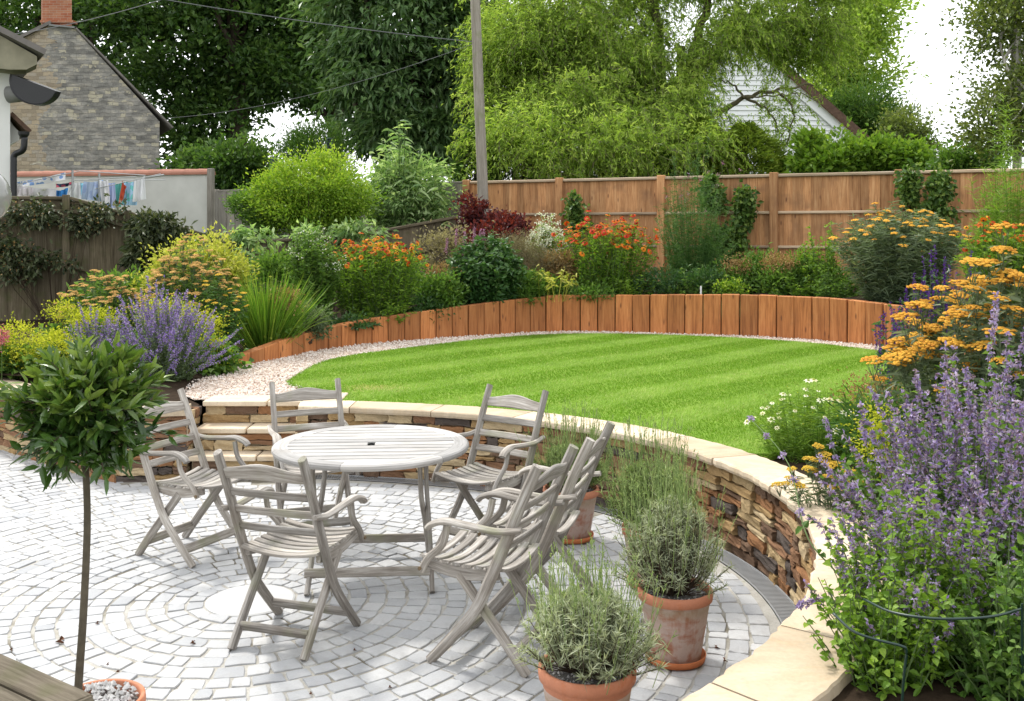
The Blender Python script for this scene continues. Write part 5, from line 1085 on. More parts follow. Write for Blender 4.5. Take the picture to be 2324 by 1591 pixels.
# ------------------------------------------------------------------ border plants
def clump(name, label, base, r0, r1, h, ns, lps, L, Wd, mat, smat=None, seed=0, cat='plant', group=None, tmin=.08, leaf='leaf', sr=.004, dome=.35, updir=.35, droop=.4, fill=0, oval=False, ysq=.8, hj=.14, sc=1.0, tj=0.):
    """stems fanning out from the base to a domed top, leaves all along; returns root, tips, tip directions, rng"""
    rng = RNG(seed+1300); base = np.array(base, float); t = thing(name, label, cat, tuple(base), 0, group)
    an = rng.random(ns)*6.283; q = np.sqrt(rng.random(ns)); b = np.stack([np.cos(an)*q*r0, np.sin(an)*q*r0*ysq, np.zeros(ns)-.03], 1)
    an2 = an+rng.normal(0, .35, ns); q2 = np.clip(q+rng.normal(0, .12, ns), 0, 1.08); hh = h*(1-dome*q2**2)*(1+rng.normal(0, hj, ns)*.7-abs(rng.normal(0, hj, ns))*.6)
    tip = np.stack([np.cos(an2)*q2*r1, np.sin(an2)*q2*r1*ysq, hh], 1); tip = tip+rng.normal(0, tj*h+1e-9, (ns, 3))*[1, 1, .3]; mid = b*.55+tip*np.array([.45, .45, .58])+rng.normal(0, .02*h, (ns, 3))*[1, 1, 0]
    a = Acc(); stems(a, b, mid, tip, sr, rng.random(ns)); a.obj('stems', smat or M_STEMG, t)
    n = ns*lps; k = np.repeat(np.arange(ns), lps); u = (tmin+(1-tmin)*rng.random(n))[:, None]
    P = b[k]*(1-u)**2+2*mid[k]*u*(1-u)+tip[k]*u*u; az = rng.random(n)*6.283; D = np.stack([np.cos(az), np.sin(az), rng.normal(updir, .35, n)], 1)
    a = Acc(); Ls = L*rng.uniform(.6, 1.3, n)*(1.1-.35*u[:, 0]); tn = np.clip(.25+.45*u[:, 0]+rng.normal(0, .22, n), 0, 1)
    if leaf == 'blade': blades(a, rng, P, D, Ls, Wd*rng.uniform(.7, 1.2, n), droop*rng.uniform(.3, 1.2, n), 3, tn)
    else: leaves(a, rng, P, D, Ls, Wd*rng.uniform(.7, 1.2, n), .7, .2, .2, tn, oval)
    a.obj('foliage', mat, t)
    return t, tip, nrm(tip-mid), rng
def box(x0, x1, ytop, ybase, Y):
    b = at((x0+x1)/2, ybase, Y); return b, (x1-x0)/2*Y/F, (ybase-ytop)*Y/F
# --- flower makers: each adds geometry for one kind of bloom
def daisies(acc, eye, rng, tips, dirs, rad, npet=10, drop=.25):
    n = len(tips); rad = np.broadcast_to(rad, (n,))
    for i in range(n):
        d = dirs[i]; s = nrm(np.cross(d, [.2, .9, .3])); w = np.cross(d, s); an = np.arange(npet)/npet*6.283+rng.random(); D = s*np.cos(an)[:, None]+w*np.sin(an)[:, None]-d*drop
        tn = rng.random()
        leaves(acc, rng, np.tile(tips[i], (npet, 1))+D*rad[i]*.18, D, rad[i], rad[i]*.62, 0, 0, .1, np.clip(tn+rng.normal(0, .15, npet), 0, 1), N0=np.tile(d, (npet, 1))+rng.normal(0, .1, (npet, 3)))
        m = 7; a2 = np.arange(m)/m*6.283; ring = tips[i]+(s*np.cos(a2)[:, None]+w*np.sin(a2)[:, None])*rad[i]*.34; r2 = tips[i]+d*rad[i]*.22+(s*np.cos(a2)[:, None]+w*np.sin(a2)[:, None])*rad[i]*.2
        eye.add(np.vstack([ring, r2, tips[i]+d*rad[i]*.3]), [[k, (k+1) % m, m+(k+1) % m, m+k] for k in range(m)]+[[m+k, m+(k+1) % m, 2*m] for k in range(m)], rng.random())
def spikes(acc, rng, tips, dirs, L, r, n, fl, fw, taper=.6, gap=0, base=None, tint=None):
    """whorled flower spikes along the last stretch of each stem"""
    m = len(tips); k = np.repeat(np.arange(m), n); u = rng.random(m*n)
    if gap: u = np.round(u*gap)/gap+rng.normal(0, .12/gap, m*n)
    Ls = np.broadcast_to(L, (m,))[k]; P = tips[k]-dirs[k]*(Ls*u)[:, None]+rnd_dir(rng, m*n)*(r*(1-taper*(1-u)))[:, None]*rng.random((m*n, 1))
    D = rnd_dir(rng, m*n)+dirs[k]*.35; leaves(acc, rng, P, D, fl*rng.uniform(.6, 1.3, m*n), fw, .3, .2, .2, tint)
HEADS = {}
def head_mesh(mat, v):
    key = (mat.name, v)
    if key not in HEADS:
        rng = RNG(v+70); a = Acc(); nl = 40
        for k in range(nl):
            rr = math.sqrt(k/nl)*.86; an = k*2.4+rng.normal(0, .2); c = np.array([rr*math.cos(an), rr*math.sin(an), .26*(1-rr*rr)+rng.normal(0, .025)]); s = rng.uniform(.12, .19); m = 6; an2 = np.arange(m)/m*6.283; V = []
            for q, z in ((.55, -.14), (1.0, 0), (.72, .16)): V += [c+np.array([math.cos(t)*s*q*rng.uniform(.85, 1.15), math.sin(t)*s*q*rng.uniform(.85, 1.15), z*s*2.0]) for t in an2]
            V.append(c+np.array([0, 0, s*.46])); a.add(np.array(V), [[r_*m+i, r_*m+(i+1) % m, (r_+1)*m+(i+1) % m, (r_+1)*m+i] for r_ in (0, 1) for i in range(m)]+[[2*m+i, 2*m+(i+1) % m, 3*m] for i in range(m)], np.clip(rng.normal(.5, .25), 0, 1))
        HEADS[key] = a.mesh('flower_head', mat)
    return HEADS[key]
def heads(t, tips, dirs, rng, rad, mat, smat=None):
    """flat achillea flower heads: each is a part, on a fan of little stalks"""
    a = Acc(); nst = 6
    for p, d in zip(tips, dirs):
        r = rad*rng.uniform(.65, 1.2); o = link('flower_head', head_mesh(mat, int(rng.integers(0, 4))), t, loc=p); dd = nrm(d*.35+UP+rng.normal(0, .12, 3)+np.array([0, -.22, 0])); o.rotation_mode = 'QUATERNION'; o.rotation_quaternion = Vector(dd).to_track_quat('Z', 'Y')@Matrix.Rotation(rng.random()*6, 3, 'Z').to_quaternion(); o.scale = (r, r*rng.uniform(.8, 1.1), r*rng.uniform(.85, 1.15))
        an = np.arange(nst)/nst*6.283; e = p+np.stack([np.cos(an), np.sin(an), np.zeros(nst)], 1)*r*.55; b = np.tile(p-dd*r*1.5, (nst, 1)); stems(a, b, b*.5+e*.5, e, .0022)
    a.obj('flower_stalks', smat or L_SILVER, t)

# back border, left to right
b, r, h = box(355, 555, 535, 690, 12.9); bush('golden_variegated_shrub', 'creamy yellow variegated shrub at the left end of the dark fence', [(b[0], 12.9, b[2]+h*.55, r, .45, h*.5), (b[0]-.1, 12.8, b[2]+h*.3, r*1.1, .5, h*.4), (b[0]+.25, 12.8, b[2]+h*.45, r*.6, .4, h*.35)], 120, 9000, .1, .055, .032, L_GOLD, .6, 31)
def achillea(label, x0, x1, ytop, ybase, Y, ns, rad, mat, seed, lm=L_SILVER, zb=None, lps=26, L=.11, nh=None, dome=.3, grp='flat-headed achillea clumps', W_=.014):
    b, r, h = box(x0, x1, ytop, ybase, Y)
    if zb is not None: h += b[2]-zb; b[2] = zb
    t, tip, d, rng = clump('achillea', label, b, r*.45, r, h, ns, lps, L, W_, lm, L_SILVER, seed, group=grp, leaf='blade', sr=.0035, dome=dome, tmin=.05, droop=.3)
    k = rng.permutation(ns)[:nh or ns]; heads(t, tip[k], d[k], rng, rad, mat); return t
achillea('achillea clump with dull peach flower heads left of the lime froth', 140, 322, 628, 740, 11.4, 100, .05, H_PEACH, 1, L_MID, .6)
achillea('achillea clump with yellow-orange heads below the variegated shrub', 325, 545, 565, 775, 11.3, 190, .052, H_PEACH, 2, L_MID, .6, dome=.45)
achillea('deeper yellow achillea beside the tall grass clump', 440, 560, 640, 800, 11.0, 26, .04, H_YELLOW, 3, L_FEATH, .58, 60)
def froth(label, ells, n, seed, zb, leafm=L_MID, fm=L_LIME, L=.022, name='lady_mantle', grp='lime-green lady mantle clumps', nleaf=1500, lsz=.07):
    rng = RNG(seed+60); c = np.mean([e[:3] for e in ells], axis=0); base = np.array([c[0], c[1], zb]); t = thing(name, label, 'plant', tuple(base), 0, grp)
    P, o, cc, d, j = crown(rng, ells, 60, n, .055, .8, .6); P[:, 2] = np.maximum(P[:, 2], zb); a = Acc(); leaves(a, rng, P-base, o+rng.normal(0, .7, P.shape)+UP*.3, L*rng.uniform(.6, 1.4, n), L*.7); a.obj('flowers', fm, t)
    P, o, cc, d, j = crown(rng, [(e[0], e[1], zb+(e[2]-zb)*.45, e[3]*.95, e[4]*.95, e[5]*.8) for e in ells], 40, nleaf, .08, .7, .4); P[:, 2] = np.maximum(P[:, 2], zb+.02); a = Acc(); leaves(a, rng, P-base, o+rng.normal(0, .4, P.shape), lsz, lsz*.9); a.obj('foliage', leafm, t)
    a = Acc(); q = rng.choice(len(P), 60); stems(a, np.tile([0, 0, -.03], (60, 1))+rng.normal(0, .1, (60, 3))*[1, 1, 0], (P[q]-base)*[.6, .6, .5], P[q]-base, .003); a.obj('stems', M_STEMG, t); return t
def EB(x, y, Y, rx, rz): s = Y/F; return tuple(at(x, y, Y))+(rx*s, rx*s*.8, rz*s)
froth('lime-green lady mantle at the left edge above the coping', [EB(60, 775, 9.8, 85, 42), EB(-20, 790, 9.8, 80, 45), EB(120, 790, 9.7, 55, 35)], 6500, 1, .52)
froth('lime-green lady mantle between the purple catmint and the achillea', [EB(390, 715, 10.6, 62, 34), EB(450, 745, 10.5, 55, 34), EB(350, 705, 10.7, 40, 25)], 4800, 2, .55)
froth('small lime-green tuft left of the purple catmint', [EB(215, 730, 10.5, 48, 26), EB(150, 705, 10.9, 40, 24)], 2600, 3, .55)
froth('lime-green tuft spilling beside the end of the sleepers', [EB(478, 800, 10.2, 30, 36)], 1800, 4, .55)
def nepeta(label, base, r0, r1, h, ns, n, fl, seed, lean=(0, 0), spk=(.10, .26), lm=L_SILVER, lps=18, Ll=.035, rad=.017, cal=.3, low=.0, fm=P_PURPLE, dome=.45, ysq=.8, tints=None):
    t, tip, d, rng = clump('catmint', label, base, r0, r1, h, ns, lps, Ll, Ll*.62, lm, M_STEMG, seed, group='purple catmint clumps', sr=.0024, dome=dome, updir=.2, hj=.24, ysq=ysq, tj=.12)
    if lean != (0, 0): pass
    Ls = rng.uniform(spk[0], spk[1], ns); a = Acc(); spikes(a, rng, tip, d, Ls, rad, n, fl, fl*.6, .5, 6); a.obj('flowers', fm, t); a = Acc(); spikes(a, rng, tip, d, Ls, rad*.7, max(4, int(n*cal)), fl*.7, fl*.45, .5, 6); a.obj('calyces', P_CALYX, t); return t
b, r, h = box(250, 490, 690, 872, 9.6); nepeta('purple catmint spilling over the gravel at the left', (b[0], 9.6, .53), r*.45, r*1.08, h+.05, 300, 44, .018, 1, lps=22, Ll=.028, dome=.55, fm=P_VIOLETC, cal=.12, rad=.019)
b, r, h = box(150, 300, 715, 860, 9.9); nepeta('thin purple catmint behind the bay tree', (b[0], 9.9, .53), r*.4, r, h, 110, 30, .018, 2, lps=20, Ll=.03, fm=P_VIOLETC, cal=.12)
def grassclump(label, x0, x1, ytop, ybase, Y, n, w, mat, seed, zb=None, droop=.25, lean=.35, name='grass_clump', grp='ornamental grasses'):
    b, r, h = box(x0, x1, ytop, ybase, Y); rng = RNG(seed+200)
    if zb is not None: h += b[2]-zb; b[2] = zb
    t = thing(name, label, 'grass', tuple(b), 0, grp); a = Acc(); P = rng.normal(0, r*.3, (n, 3))*[1, .7, 0]; D = P*[1, 1, 0]/r*1.1+rng.normal(0, lean*.5, (n, 3))*[1, 1, 0]+UP
    dr = np.abs(rng.normal(droop, droop*.7, n)); blades(a, rng, P-UP*.03, D, h*rng.uniform(.6, 1.12, n)*(1+dr*.4), w*rng.uniform(.6, 1.3, n), dr, 6); a.obj('blades', mat, t); return t
grassclump('upright bright green grass clump near the sleepers end', 550, 655, 600, 800, 11.6, 760, .009, L_GRASS, 1, .62, .14, .2)
b, r, h = box(640, 775, 560, 768, 12.9); t, tip, d, rng = clump('white_flowered_shrub', 'dark green bushy perennial with small white flowers right of the grass', (b[0], 12.9, .78), r*.5, r*1.05, h, 150, 55, .075, .03, L_MID, None, 20, dome=.3); k = rng.permutation(150)[:46]; a = Acc()
for i in k[:46]: leaves(a, rng, tip[i]+rng.normal(0, .02, (9, 3)), rnd_dir(rng, 9)+UP*.4, .022, .016)
a.obj('flowers', P_WHITE, t)
froth('small yellow-green low plant at the foot of the grass clump', [EB(612, 760, 11.7, 26, 24)], 500, 5, .62, L_GOLD, L_YELLOW, .05, 'low_golden_plant', None, 300, .05)
b, r, h = box(655, 735, 690, 765, 12.0); bush('blue_leaved_plant', 'low blue-green leafy plant between grass and orange heleniums', [(b[0], 12.0, b[2]+h*.45, r, r*.8, h*.55)], 40, 2600, .06, .045, .018, L_SILVER, .68, 33, cat='plant')
froth('bronze seed-head tuft leaning out of the grass clump', [EB(648, 680, 11.7, 26, 24)], 800, 6, .64, L_MID, P_TAN, .03, 'bronze_tuft', None, 260, .06)
def helenium(label, x0, x1, ytop, ybase, Y, zb, ns, nf, rad, mat, seed, lm=L_BRIGHT, lps=34, dome=.3):
    b, r, h = box(x0, x1, ytop, ybase, Y); h += b[2]-zb; b[2] = zb
    t, tip, d, rng = clump('helenium', label, b, r*.62, r, h, ns, lps, .085, .022, lm, None, seed+40, group='helenium clumps', dome=dome, sr=.005, ysq=.75, updir=.5)
    k = np.argsort(-(tip[:, 2]-.55*tip[:, 1]*0+rng.normal(0, h*.16, ns)))[:nf]; a, e = Acc(), Acc(); dd = nrm(d[k]+rng.normal(0, .45, (nf, 3))+np.array([0, -.55, .15])); daisies(a, e, rng, tip[k]+dd*.01, dd, rad*rng.uniform(.75, 1.15, nf)); a.obj('petals', mat, t); e.obj('flower_eyes', P_BROWN, t); return t
helenium('orange helenium clump above the sloping part of the sleeper wall', 728, 972, 552, 745, 13.4, .86, 230, 190, .036, P_ORANGE, 1, dome=.14)
b, r, h = box(960, 1040, 620, 710, 13.8); bush('tan_flowered_plant', 'low green plant topped with tan seed heads between helenium and lupins', [(b[0], 13.8, b[2]+h*.4, r, r*.8, h*.5)], 40, 3000, .08, .07, .03, L_MID, .9, 34, cat='plant')
froth('rusty tan astilbe plumes left of the lupin foliage', [EB(1000, 622, 14.0, 26, 18)], 900, 7, .95, L_MID, P_TAN, .03, 'astilbe', 'tan astilbe plumes', 200, .06)
b, r, h = box(1015, 1190, 575, 705, 14.2); t, tip, d, rng = clump('lupin', 'dark green lupin clump with pale pink flower spikes', (b[0], 14.2, .93), r*.55, r*1.02, h+.1, 110, 46, .13, .05, L_DEEP, None, 22, dome=.35, oval=True, updir=-.05)
a = Acc(); sp = np.array([at(x, y, 14.35)-b*[1, 0, 0]-np.array([0, 14.2, .93]) for x, y in ((1014, 540), (1036, 520), (1054, 525), (1076, 515), (1090, 522), (1098, 520), (1081, 552), (1050, 575))]); spikes(a, rng, sp, np.tile(nrm(np.array([.04, 0, 1])), (8, 1)), .22, .035, 110, .024, .018, .75); a.obj('flower_spikes', P_LUPIN, t)
a = Acc(); stems(a, sp*[.9, 1, .2], sp*[.95, 1, .6], sp, .006); a.obj('flower_stems', M_STEMG, t)
bush('smokebush', 'dark red smokebush at the foot of the telegraph pole', [EB(1090, 490, 16.6, 42, 36), EB(1150, 520, 16.4, 55, 28), EB(1120, 545, 16.0, 80, 24), EB(1075, 465, 16.8, 22, 24)], 70, 5200, .09, .07, .045, L_RED, 1.0, 35)
def hazegrass(label, x0, x1, ytop, ybase, Y, n, seed, zb, mat=L_HAZE):
    b, r, h = box(x0, x1, ytop, ybase, Y); h += b[2]-zb; b[2] = zb; rng = RNG(seed+300); t = thing('hair_grass', label, 'grass', tuple(b), 0, 'ornamental grasses'); P = rng.normal(0, r*.25, (n, 3))*[1, .7, 0]; tp = np.stack([rng.normal(0, r*.55, n), rng.normal(0, r*.4, n), h*rng.uniform(.6, 1.02, n)], 1)
    a = Acc(); stems(a, P, P*.4+tp*[.4, .4, .65], tp, .0022, rng.random(n)); a.obj('stems', mat, t); a = Acc(); q = np.repeat(np.arange(n), 26); u = rng.random(len(q))[:, None]*.4; leaves(a, rng, tp[q]*(1-u)+(P*.4+tp*[.4, .4, .65])[q]*u+rng.normal(0, .045, (len(q), 3)), rnd_dir(rng, len(q)), .03, .004); a.obj('seed_haze', mat, t)
    a = Acc(); m = 300; blades(a, rng, P[rng.choice(n, m)], rng.normal(0, .5, (m, 3))*[1, 1, 0]+UP, h*.55, .007, .5, 5); a.obj('blades', L_MID, t)
hazegrass('hazy buff flowering grass behind the lupins', 1110, 1235, 528, 660, 15.0, 230, 1, 1.0)
hazegrass('second hazy buff grass in front of the white phlox', 1170, 1290, 560, 660, 14.9, 170, 2, 1.0)
b, r, h = box(1195, 1280, 507, 660, 15.4); t, tip, d, rng = clump('white_phlox', 'white-flowered phlox clump at the first fence post', (b[0], 15.4, 1.02), r*.5, r, h, 90, 30, .08, .022, L_BRIGHT, None, 24, dome=.3); a = Acc()
for i in range(90): leaves(a, rng, tip[i]+rng.normal(0, .028, (16, 3)), rnd_dir(rng, 16)+UP*.5+np.array([0, -.3, 0]), .03, .026)
a.obj('flowers', P_WHITE, t)
b, r, h = box(1130, 1240, 610, 700, 14.4); bush('fern_foliage', 'green ferny foliage between the lupins and the yellow plant', [(b[0], 14.5, b[2]+h*.45, r, r*.7, h*.5)], 50, 3600, .08, .10, .02, L_MID, .95, 36, cat='plant')
b, r, h = box(1225, 1300, 570, 640, 15.0); bush('bronze_foliage', 'bronze-brown ferny tuft behind the yellow plant', [(b[0], 15, b[2]+h*.45, r, r*.7, h*.5)], 40, 2200, .08, .08, .02, P_TAN, .98, 46, cat='plant')
b, r, h = box(1185, 1312, 618, 694, 14.3); t, tip, d, rng = clump('yellow_leaved_plant', 'bright yellow leaved plant just above the sleepers', (b[0], 14.3, .98), r*.6, r, h, 26, 7, .10, .022, L_GOLD, L_GOLD, 25, dome=.3, tmin=.6, leaf='blade', droop=.4, updir=.1)
helenium('red-orange helenium clump in front of the second fence panel', 1262, 1485, 512, 672, 14.9, 1.0, 190, 170, .043, P_REDOR, 2, L_BRIGHT, 34, .15)
def feathery(label, x0, x1, ytop, ybase, Y, ns, lps, seed, zb, mat=L_FEATH, L=.1, name='feathery_plant', grp='feathery upright perennials'):
    b, r, h = box(x0, x1, ytop, ybase, Y); h += b[2]-zb; b[2] = zb
    return clump(name, label, b, r*.45, r*1.05, h*1.1, ns, lps, L, .006, mat, mat, seed+80, group=grp, leaf='blade', sr=.004, dome=.5, droop=.25, updir=.6, hj=.5)
t, tip, d, rng = feathery('tall dark feathery asparagus plant against the third fence panel', 1478, 1660, 430, 665, 15.2, 150, 120, 1, 1.02)
a = Acc(); vp = np.array([at(x, y, 15.4) for x, y in ((1562, 400), (1590, 408), (1606, 392), (1630, 396), (1545, 445), (1556, 455), (1563, 440), (1512, 448), (1560, 505), (1600, 480), (1626, 420), (1680, 385), (1640, 372))])-np.array([at(1569, 0, 15.2)[0], 15.2, 1.02])
for p in vp: leaves(a, rng, p+rng.normal(0, .014, (14, 3)), rnd_dir(rng, 14), .018, .014)
a.obj('verbena_flowers', P_LUPIN, t); a = Acc(); stems(a, vp*[.7, 1, 0], vp*[.9, 1, .5], vp, .004); a.obj('verbena_stems', M_STEMG, t)
def climber(label, ells, n, L, mat, seed, zb, name='climber', grp='climbers on the brown fence', L2=None, stems_=(), fl=None):
    rng = RNG(seed+410); c = np.mean([e[:3] for e in ells], axis=0); base = np.array([c[0], c[1], zb]); t = thing(name, label, 'climber', tuple(base), 0, grp); P, o, cc, d, j = crown(rng, ells, 70, n, .06, 1., .2)
    a = Acc(); leaves(a, rng, P-base, o*.4+rng.normal(0, .5, P.shape)+np.array([0, -.5, -.35]), L*rng.uniform(.6, 1.3, n), (L2 or L*.8), .4, .15, .15, None, False, N0=np.array([0, -1., .4])+rng.normal(0, .5, (n, 3))); a.obj('foliage', mat, t)
    a = Acc(); q = cc[rng.choice(len(cc), 14)]-base; stems(a, np.c_[q[:, :2]*.2, np.zeros(14)], q*[.7, .7, .5], q, .006); a.obj('stems', M_STEMW, t)
    if fl:
        a = Acc(); k = rng.choice(n, fl[0]); leaves(a, rng, P[k]-base+np.array([0, -.05, 0]), rnd_dir(rng, fl[0]), fl[1], fl[1]*.7); a.obj('flowers', fl[2], t)
    return t
climber('leafy climber hanging from the third fence panel in a forked shape', [EB(1618, 445, 16.75, 22, 55)[:4]+(.08, .40), EB(1640, 560, 16.6, 50, 40)[:4]+(.09, .30), EB(1690, 480, 16.6, 14, 40)[:4]+(.06, .28), EB(1668, 530, 16.6, 24, 24)[:4]+(.07, .18), EB(1690, 450, 16.5, 6, 25)[:4]+(.05, .2)], 5200, .085, L_IVY, 1, 1.0)
climber('narrow green climber on the right fence post', [EB(2062, 430, 15.3, 12, 50)[:4]+(.06, .32)], 1000, .08, L_IVY, 2, 1.0)
climber('bushy green climber hanging over the far right fence panel', [EB(2128, 428, 15.05, 24, 40)[:4]+(.08, .24), EB(2120, 480, 15.05, 46, 14)[:4]+(.08, .08)], 1500, .08, L_IVY, 3, 1.0)
climber('thin climber wisps in the second fence panel', [EB(1302, 480, 17.7, 10, 42)[:4]+(.06, .34), EB(1314, 510, 17.7, 20, 20)[:4]+(.06, .15)], 900, .08, L_IVY, 4, 1.0)
b, r, h = box(1640, 1760, 575, 668, 14.6); bush('low_green_plant', 'low dark green plant in front of the fence climber', [(b[0]-.15, 14.6, b[2]+h*.32, r*.6, r*.5, h*.35), (b[0]+.2, 14.8, b[2]+h*.5, r*.5, r*.4, h*.45), (b[0]+.4, 14.5, b[2]+h*.2, r*.5, r*.4, h*.3)], 60, 4200, .1, .075, .03, L_MID, 1.0, 37, cat='plant', group='low green fillers before the fence')
b, r, h = box(1740, 1910, 590, 668, 14.3); bush('low_green_plant', 'low green plants below the fourth fence post', [(b[0]-.35, 14.3, b[2]+h*.28, r*.45, r*.4, h*.35), (b[0], 14.5, b[2]+h*.5, r*.4, r*.35, h*.5), (b[0]+.35, 14.3, b[2]+h*.35, r*.4, r*.35, h*.4), (b[0]+.2, 14.2, b[2]+h*.15, r*.5, r*.3, h*.2)], 70, 4800, .1, .08, .03, L_MID, 1.0, 38, cat='plant', group='low green fillers before the fence')
t, tip, d, rng = clump('tall_green_perennial', 'upright leafy green perennial left of the big achillea', tuple(at(1862, 650, 14.3)*[1, 1, 0]+np.array([0, 0, 1.0])), .2, .35, 1.05, 40, 34, .075, .03, L_BRIGHT, None, 26, dome=.4)
froth('bronze astilbe tuft in front of the fourth fence post', [EB(1768, 598, 14.3, 36, 18)], 1100, 8, 1.0, L_MID, P_TAN, .03, 'astilbe', 'tan astilbe plumes', 260, .06)
froth('small bronze tuft left of the fourth fence post', [EB(1672, 605, 14.6, 26, 18)], 700, 9, 1.0, L_MID, P_TAN, .03, 'astilbe', 'tan astilbe plumes', 200, .06)
froth('small lime plant at the sleeper edge below the bronze tuft', [EB(1655, 655, 14.2, 28, 14)], 700, 10, 1.0, L_MID, L_YELLOW, .04, 'low_golden_plant', None, 200, .05)
a = Acc(); add_box(a, (-.012, -.001, -.05), (.012, .001, .11)); a.obj('plant_label', plain('white_plastic', (.8, .8, .8), .5), label='small white plant label stuck in the soil above the sleepers', cat='label', loc=at(1590, 660, 14.25)*[1, 1, 0]+np.array([0, 0, 1.06]))
bush('low_filler_plants', 'low dark foliage at the foot of the feathery asparagus', [EB(1500, 640, 14.7, 60, 24), EB(1590, 640, 14.6, 60, 22)], 50, 3600, .07, .06, .02, L_DEEP, 1.0, 51, cat='plant')
bush('low_filler_plants', 'low green foliage between the yellow plant and red helenium', [EB(1240, 660, 14.6, 50, 20), EB(1340, 665, 14.5, 60, 16)], 50, 2600, .07, .06, .025, L_MID, .98, 52, cat='plant')
for i, (x, y, Y, w_, hh, mt) in enumerate([(690, 735, 12.5, 55, 40, L_MID), (860, 735, 13.2, 70, 30, L_BRIGHT), (1000, 700, 13.9, 50, 34, L_BRIGHT), (1190, 690, 14.4, 50, 34, L_MID), (1420, 672, 14.7, 70, 30, L_BRIGHT), (1560, 668, 14.6, 70, 34, L_MID), (1800, 668, 14.2, 80, 34, L_BRIGHT), (1900, 672, 13.8, 60, 40, L_MID)]):
    b_ = at(x, y, Y); zb_ = float(np.interp(b_[0], HXX, HXH))+ZL-.08
    clump('border_filler', ['green filler shoots at the left foot of the white-flowered perennial', 'bright filler shoots at the foot of the orange helenium', 'filler shoots below the tan astilbe plumes', 'filler shoots between lupins and yellow plant', 'filler shoots below the red helenium', 'filler shoots at the foot of the feathery asparagus', 'filler shoots below the bronze astilbe', 'filler shoots left of the big achillea mound'][i], (b_[0], Y, zb_), w_*Y/F*.8, w_*Y/F*1.1, hh*Y/F*1.5, 60, 26, .07, .024, mt, None, 170+i, group='green fillers in the back border', dome=.2, hj=.45, tj=.1)
# right-hand side of the back border
achillea('big grey-green achillea mound with yellow-orange heads before the right fence', 1900, 2188, 488, 690, 13.2, 230, .055, H_ORANGE, 6, L_SILVER, 1.0, 75, .16, 130, .2, W_=.014)
helenium('bright green helenium with orange daisies at the right edge', 2185, 2370, 515, 660, 10.5, 1.0, 160, 60, .034, P_ORANGE, 3, L_BRIGHT, 40, .2)
feathery('tall feathery cosmos plant at the right edge before the fence', 2190, 2380, 375, 560, 11.5, 190, 110, 2, 1.0, L_BRIGHT, .16)
def salvia(label, x0, x1, ytop, ybase, Y, ns, seed, zb):
    b, r, h = box(x0, x1, ytop, ybase, Y); h += b[2]-zb; b[2] = zb
    t, tip, d, rng = clump('salvia', label, b, r*.6, r, h, ns, 16, .06, .025, L_DEEP, None, seed+150, group='violet salvia clumps', dome=.2, ysq=.7, hj=.22, sr=.003); a = Acc(); spikes(a, rng, tip, nrm(d+UP), rng.uniform(.16, .3, ns), .013, 60, .016, .01, .6, 12); a.obj('flower_spikes', P_VIOLET, t); return t
salvia('dark violet salvia spikes behind the front achillea heads', 2030, 2230, 632, 800, 8.2, 150, 1, .55)
salvia('violet salvia spikes at the right end of the sleeper wall', 1985, 2060, 705, 860, 7.4, 26, 2, .54)

# ------------------------------------------------------------------ right-hand bed
t_ = achillea('tall achillea with large orange-yellow heads in the right foreground', 1995, 2330, 655, 1010, 5.4, 66, .072, H_ORANGE, 7, L_SILVER, .5, 44, .12, None, .3)
achillea('very tall achillea with orange heads at the right edge', 2175, 2420, 605, 1010, 5.0, 58, .072, H_ORANGE, 8, L_SILVER, .5, 48, .12, None, .2)
b = at(2230, 1000, 5.3); bush('dark_fern_mass', 'dark green ferny mass behind the front catmint', [(2.72, 5.5, .85, .48, .45, .42), (3.1, 5.2, .95, .5, .45, .5), (2.35, 5.9, .75, .35, .3, .3)], 120, 12000, .09, .075, .010, L_FEATH, .5, 40, cat='plant')
froth('yellow-green bedstraw behind the catmint spires', [(1.80, 5.0, .98, .05, .05, .14), (1.83, 5.05, .88, .05, .05, .12)], 1200, 11, .5, L_MID, L_LIME, .016, 'bedstraw', None, 200, .05)
froth('second yellow-green bedstraw among the orange achillea', [(2.32, 5.2, 1.12, .09, .06, .14)], 900, 12, .5, L_MID, L_LIME, .016, 'bedstraw', None, 150, .05)
t, tip, d, rng = clump('cream_coreopsis', 'fine-leaved coreopsis with small cream flowers at the lawn edge', (1.93, 6.55, .5), .24, .40, .44, 240, 26, .05, .005, L_BRIGHT, L_BRIGHT, 27, dome=.4, leaf='blade', sr=.0015); k = rng.permutation(240)[:42]; a, e = Acc(), Acc(); daisies(a, e, rng, tip[k], nrm(d[k]+np.array([0, -.5, .4])), .025*rng.uniform(.5, 1.2, 42), 7, .1); a.obj('petals', P_CREAM, t); e.obj('flower_eyes', L_GOLD, t)
k2 = rng.permutation(240)[:70]; a = Acc(); leaves(a, rng, tip[k2], rnd_dir(rng, 70), .010, .008); a.obj('buds', L_LIME, t)
froth('rusty grass seed haze beside the cream coreopsis', [(2.35, 6.6, .86, .22, .15, .14)], 900, 13, .5, L_MID, P_TAN, .022, 'rusty_grass', None, 300, .06)
t, tip, d, rng = clump('achillea', 'small yellow achillea leaning over the coping edge', (1.60, 5.2, .5), .07, .22, .3, 34, 22, .06, .007, L_SILVER, L_SILVER, 28, leaf='blade', group='flat-headed achillea clumps', dome=.5, sr=.002); heads(t, tip, d, rng, .036, H_YELLOW)
nepeta('tall mass of lilac-purple catmint in the right foreground', (1.80, 4.0, .48), .27, .48, .80, 215, 74, .020, 5, lps=20, Ll=.036, rad=.020, lm=L_MID, dome=.42, spk=(.14, .32), ysq=1.0, cal=.7)
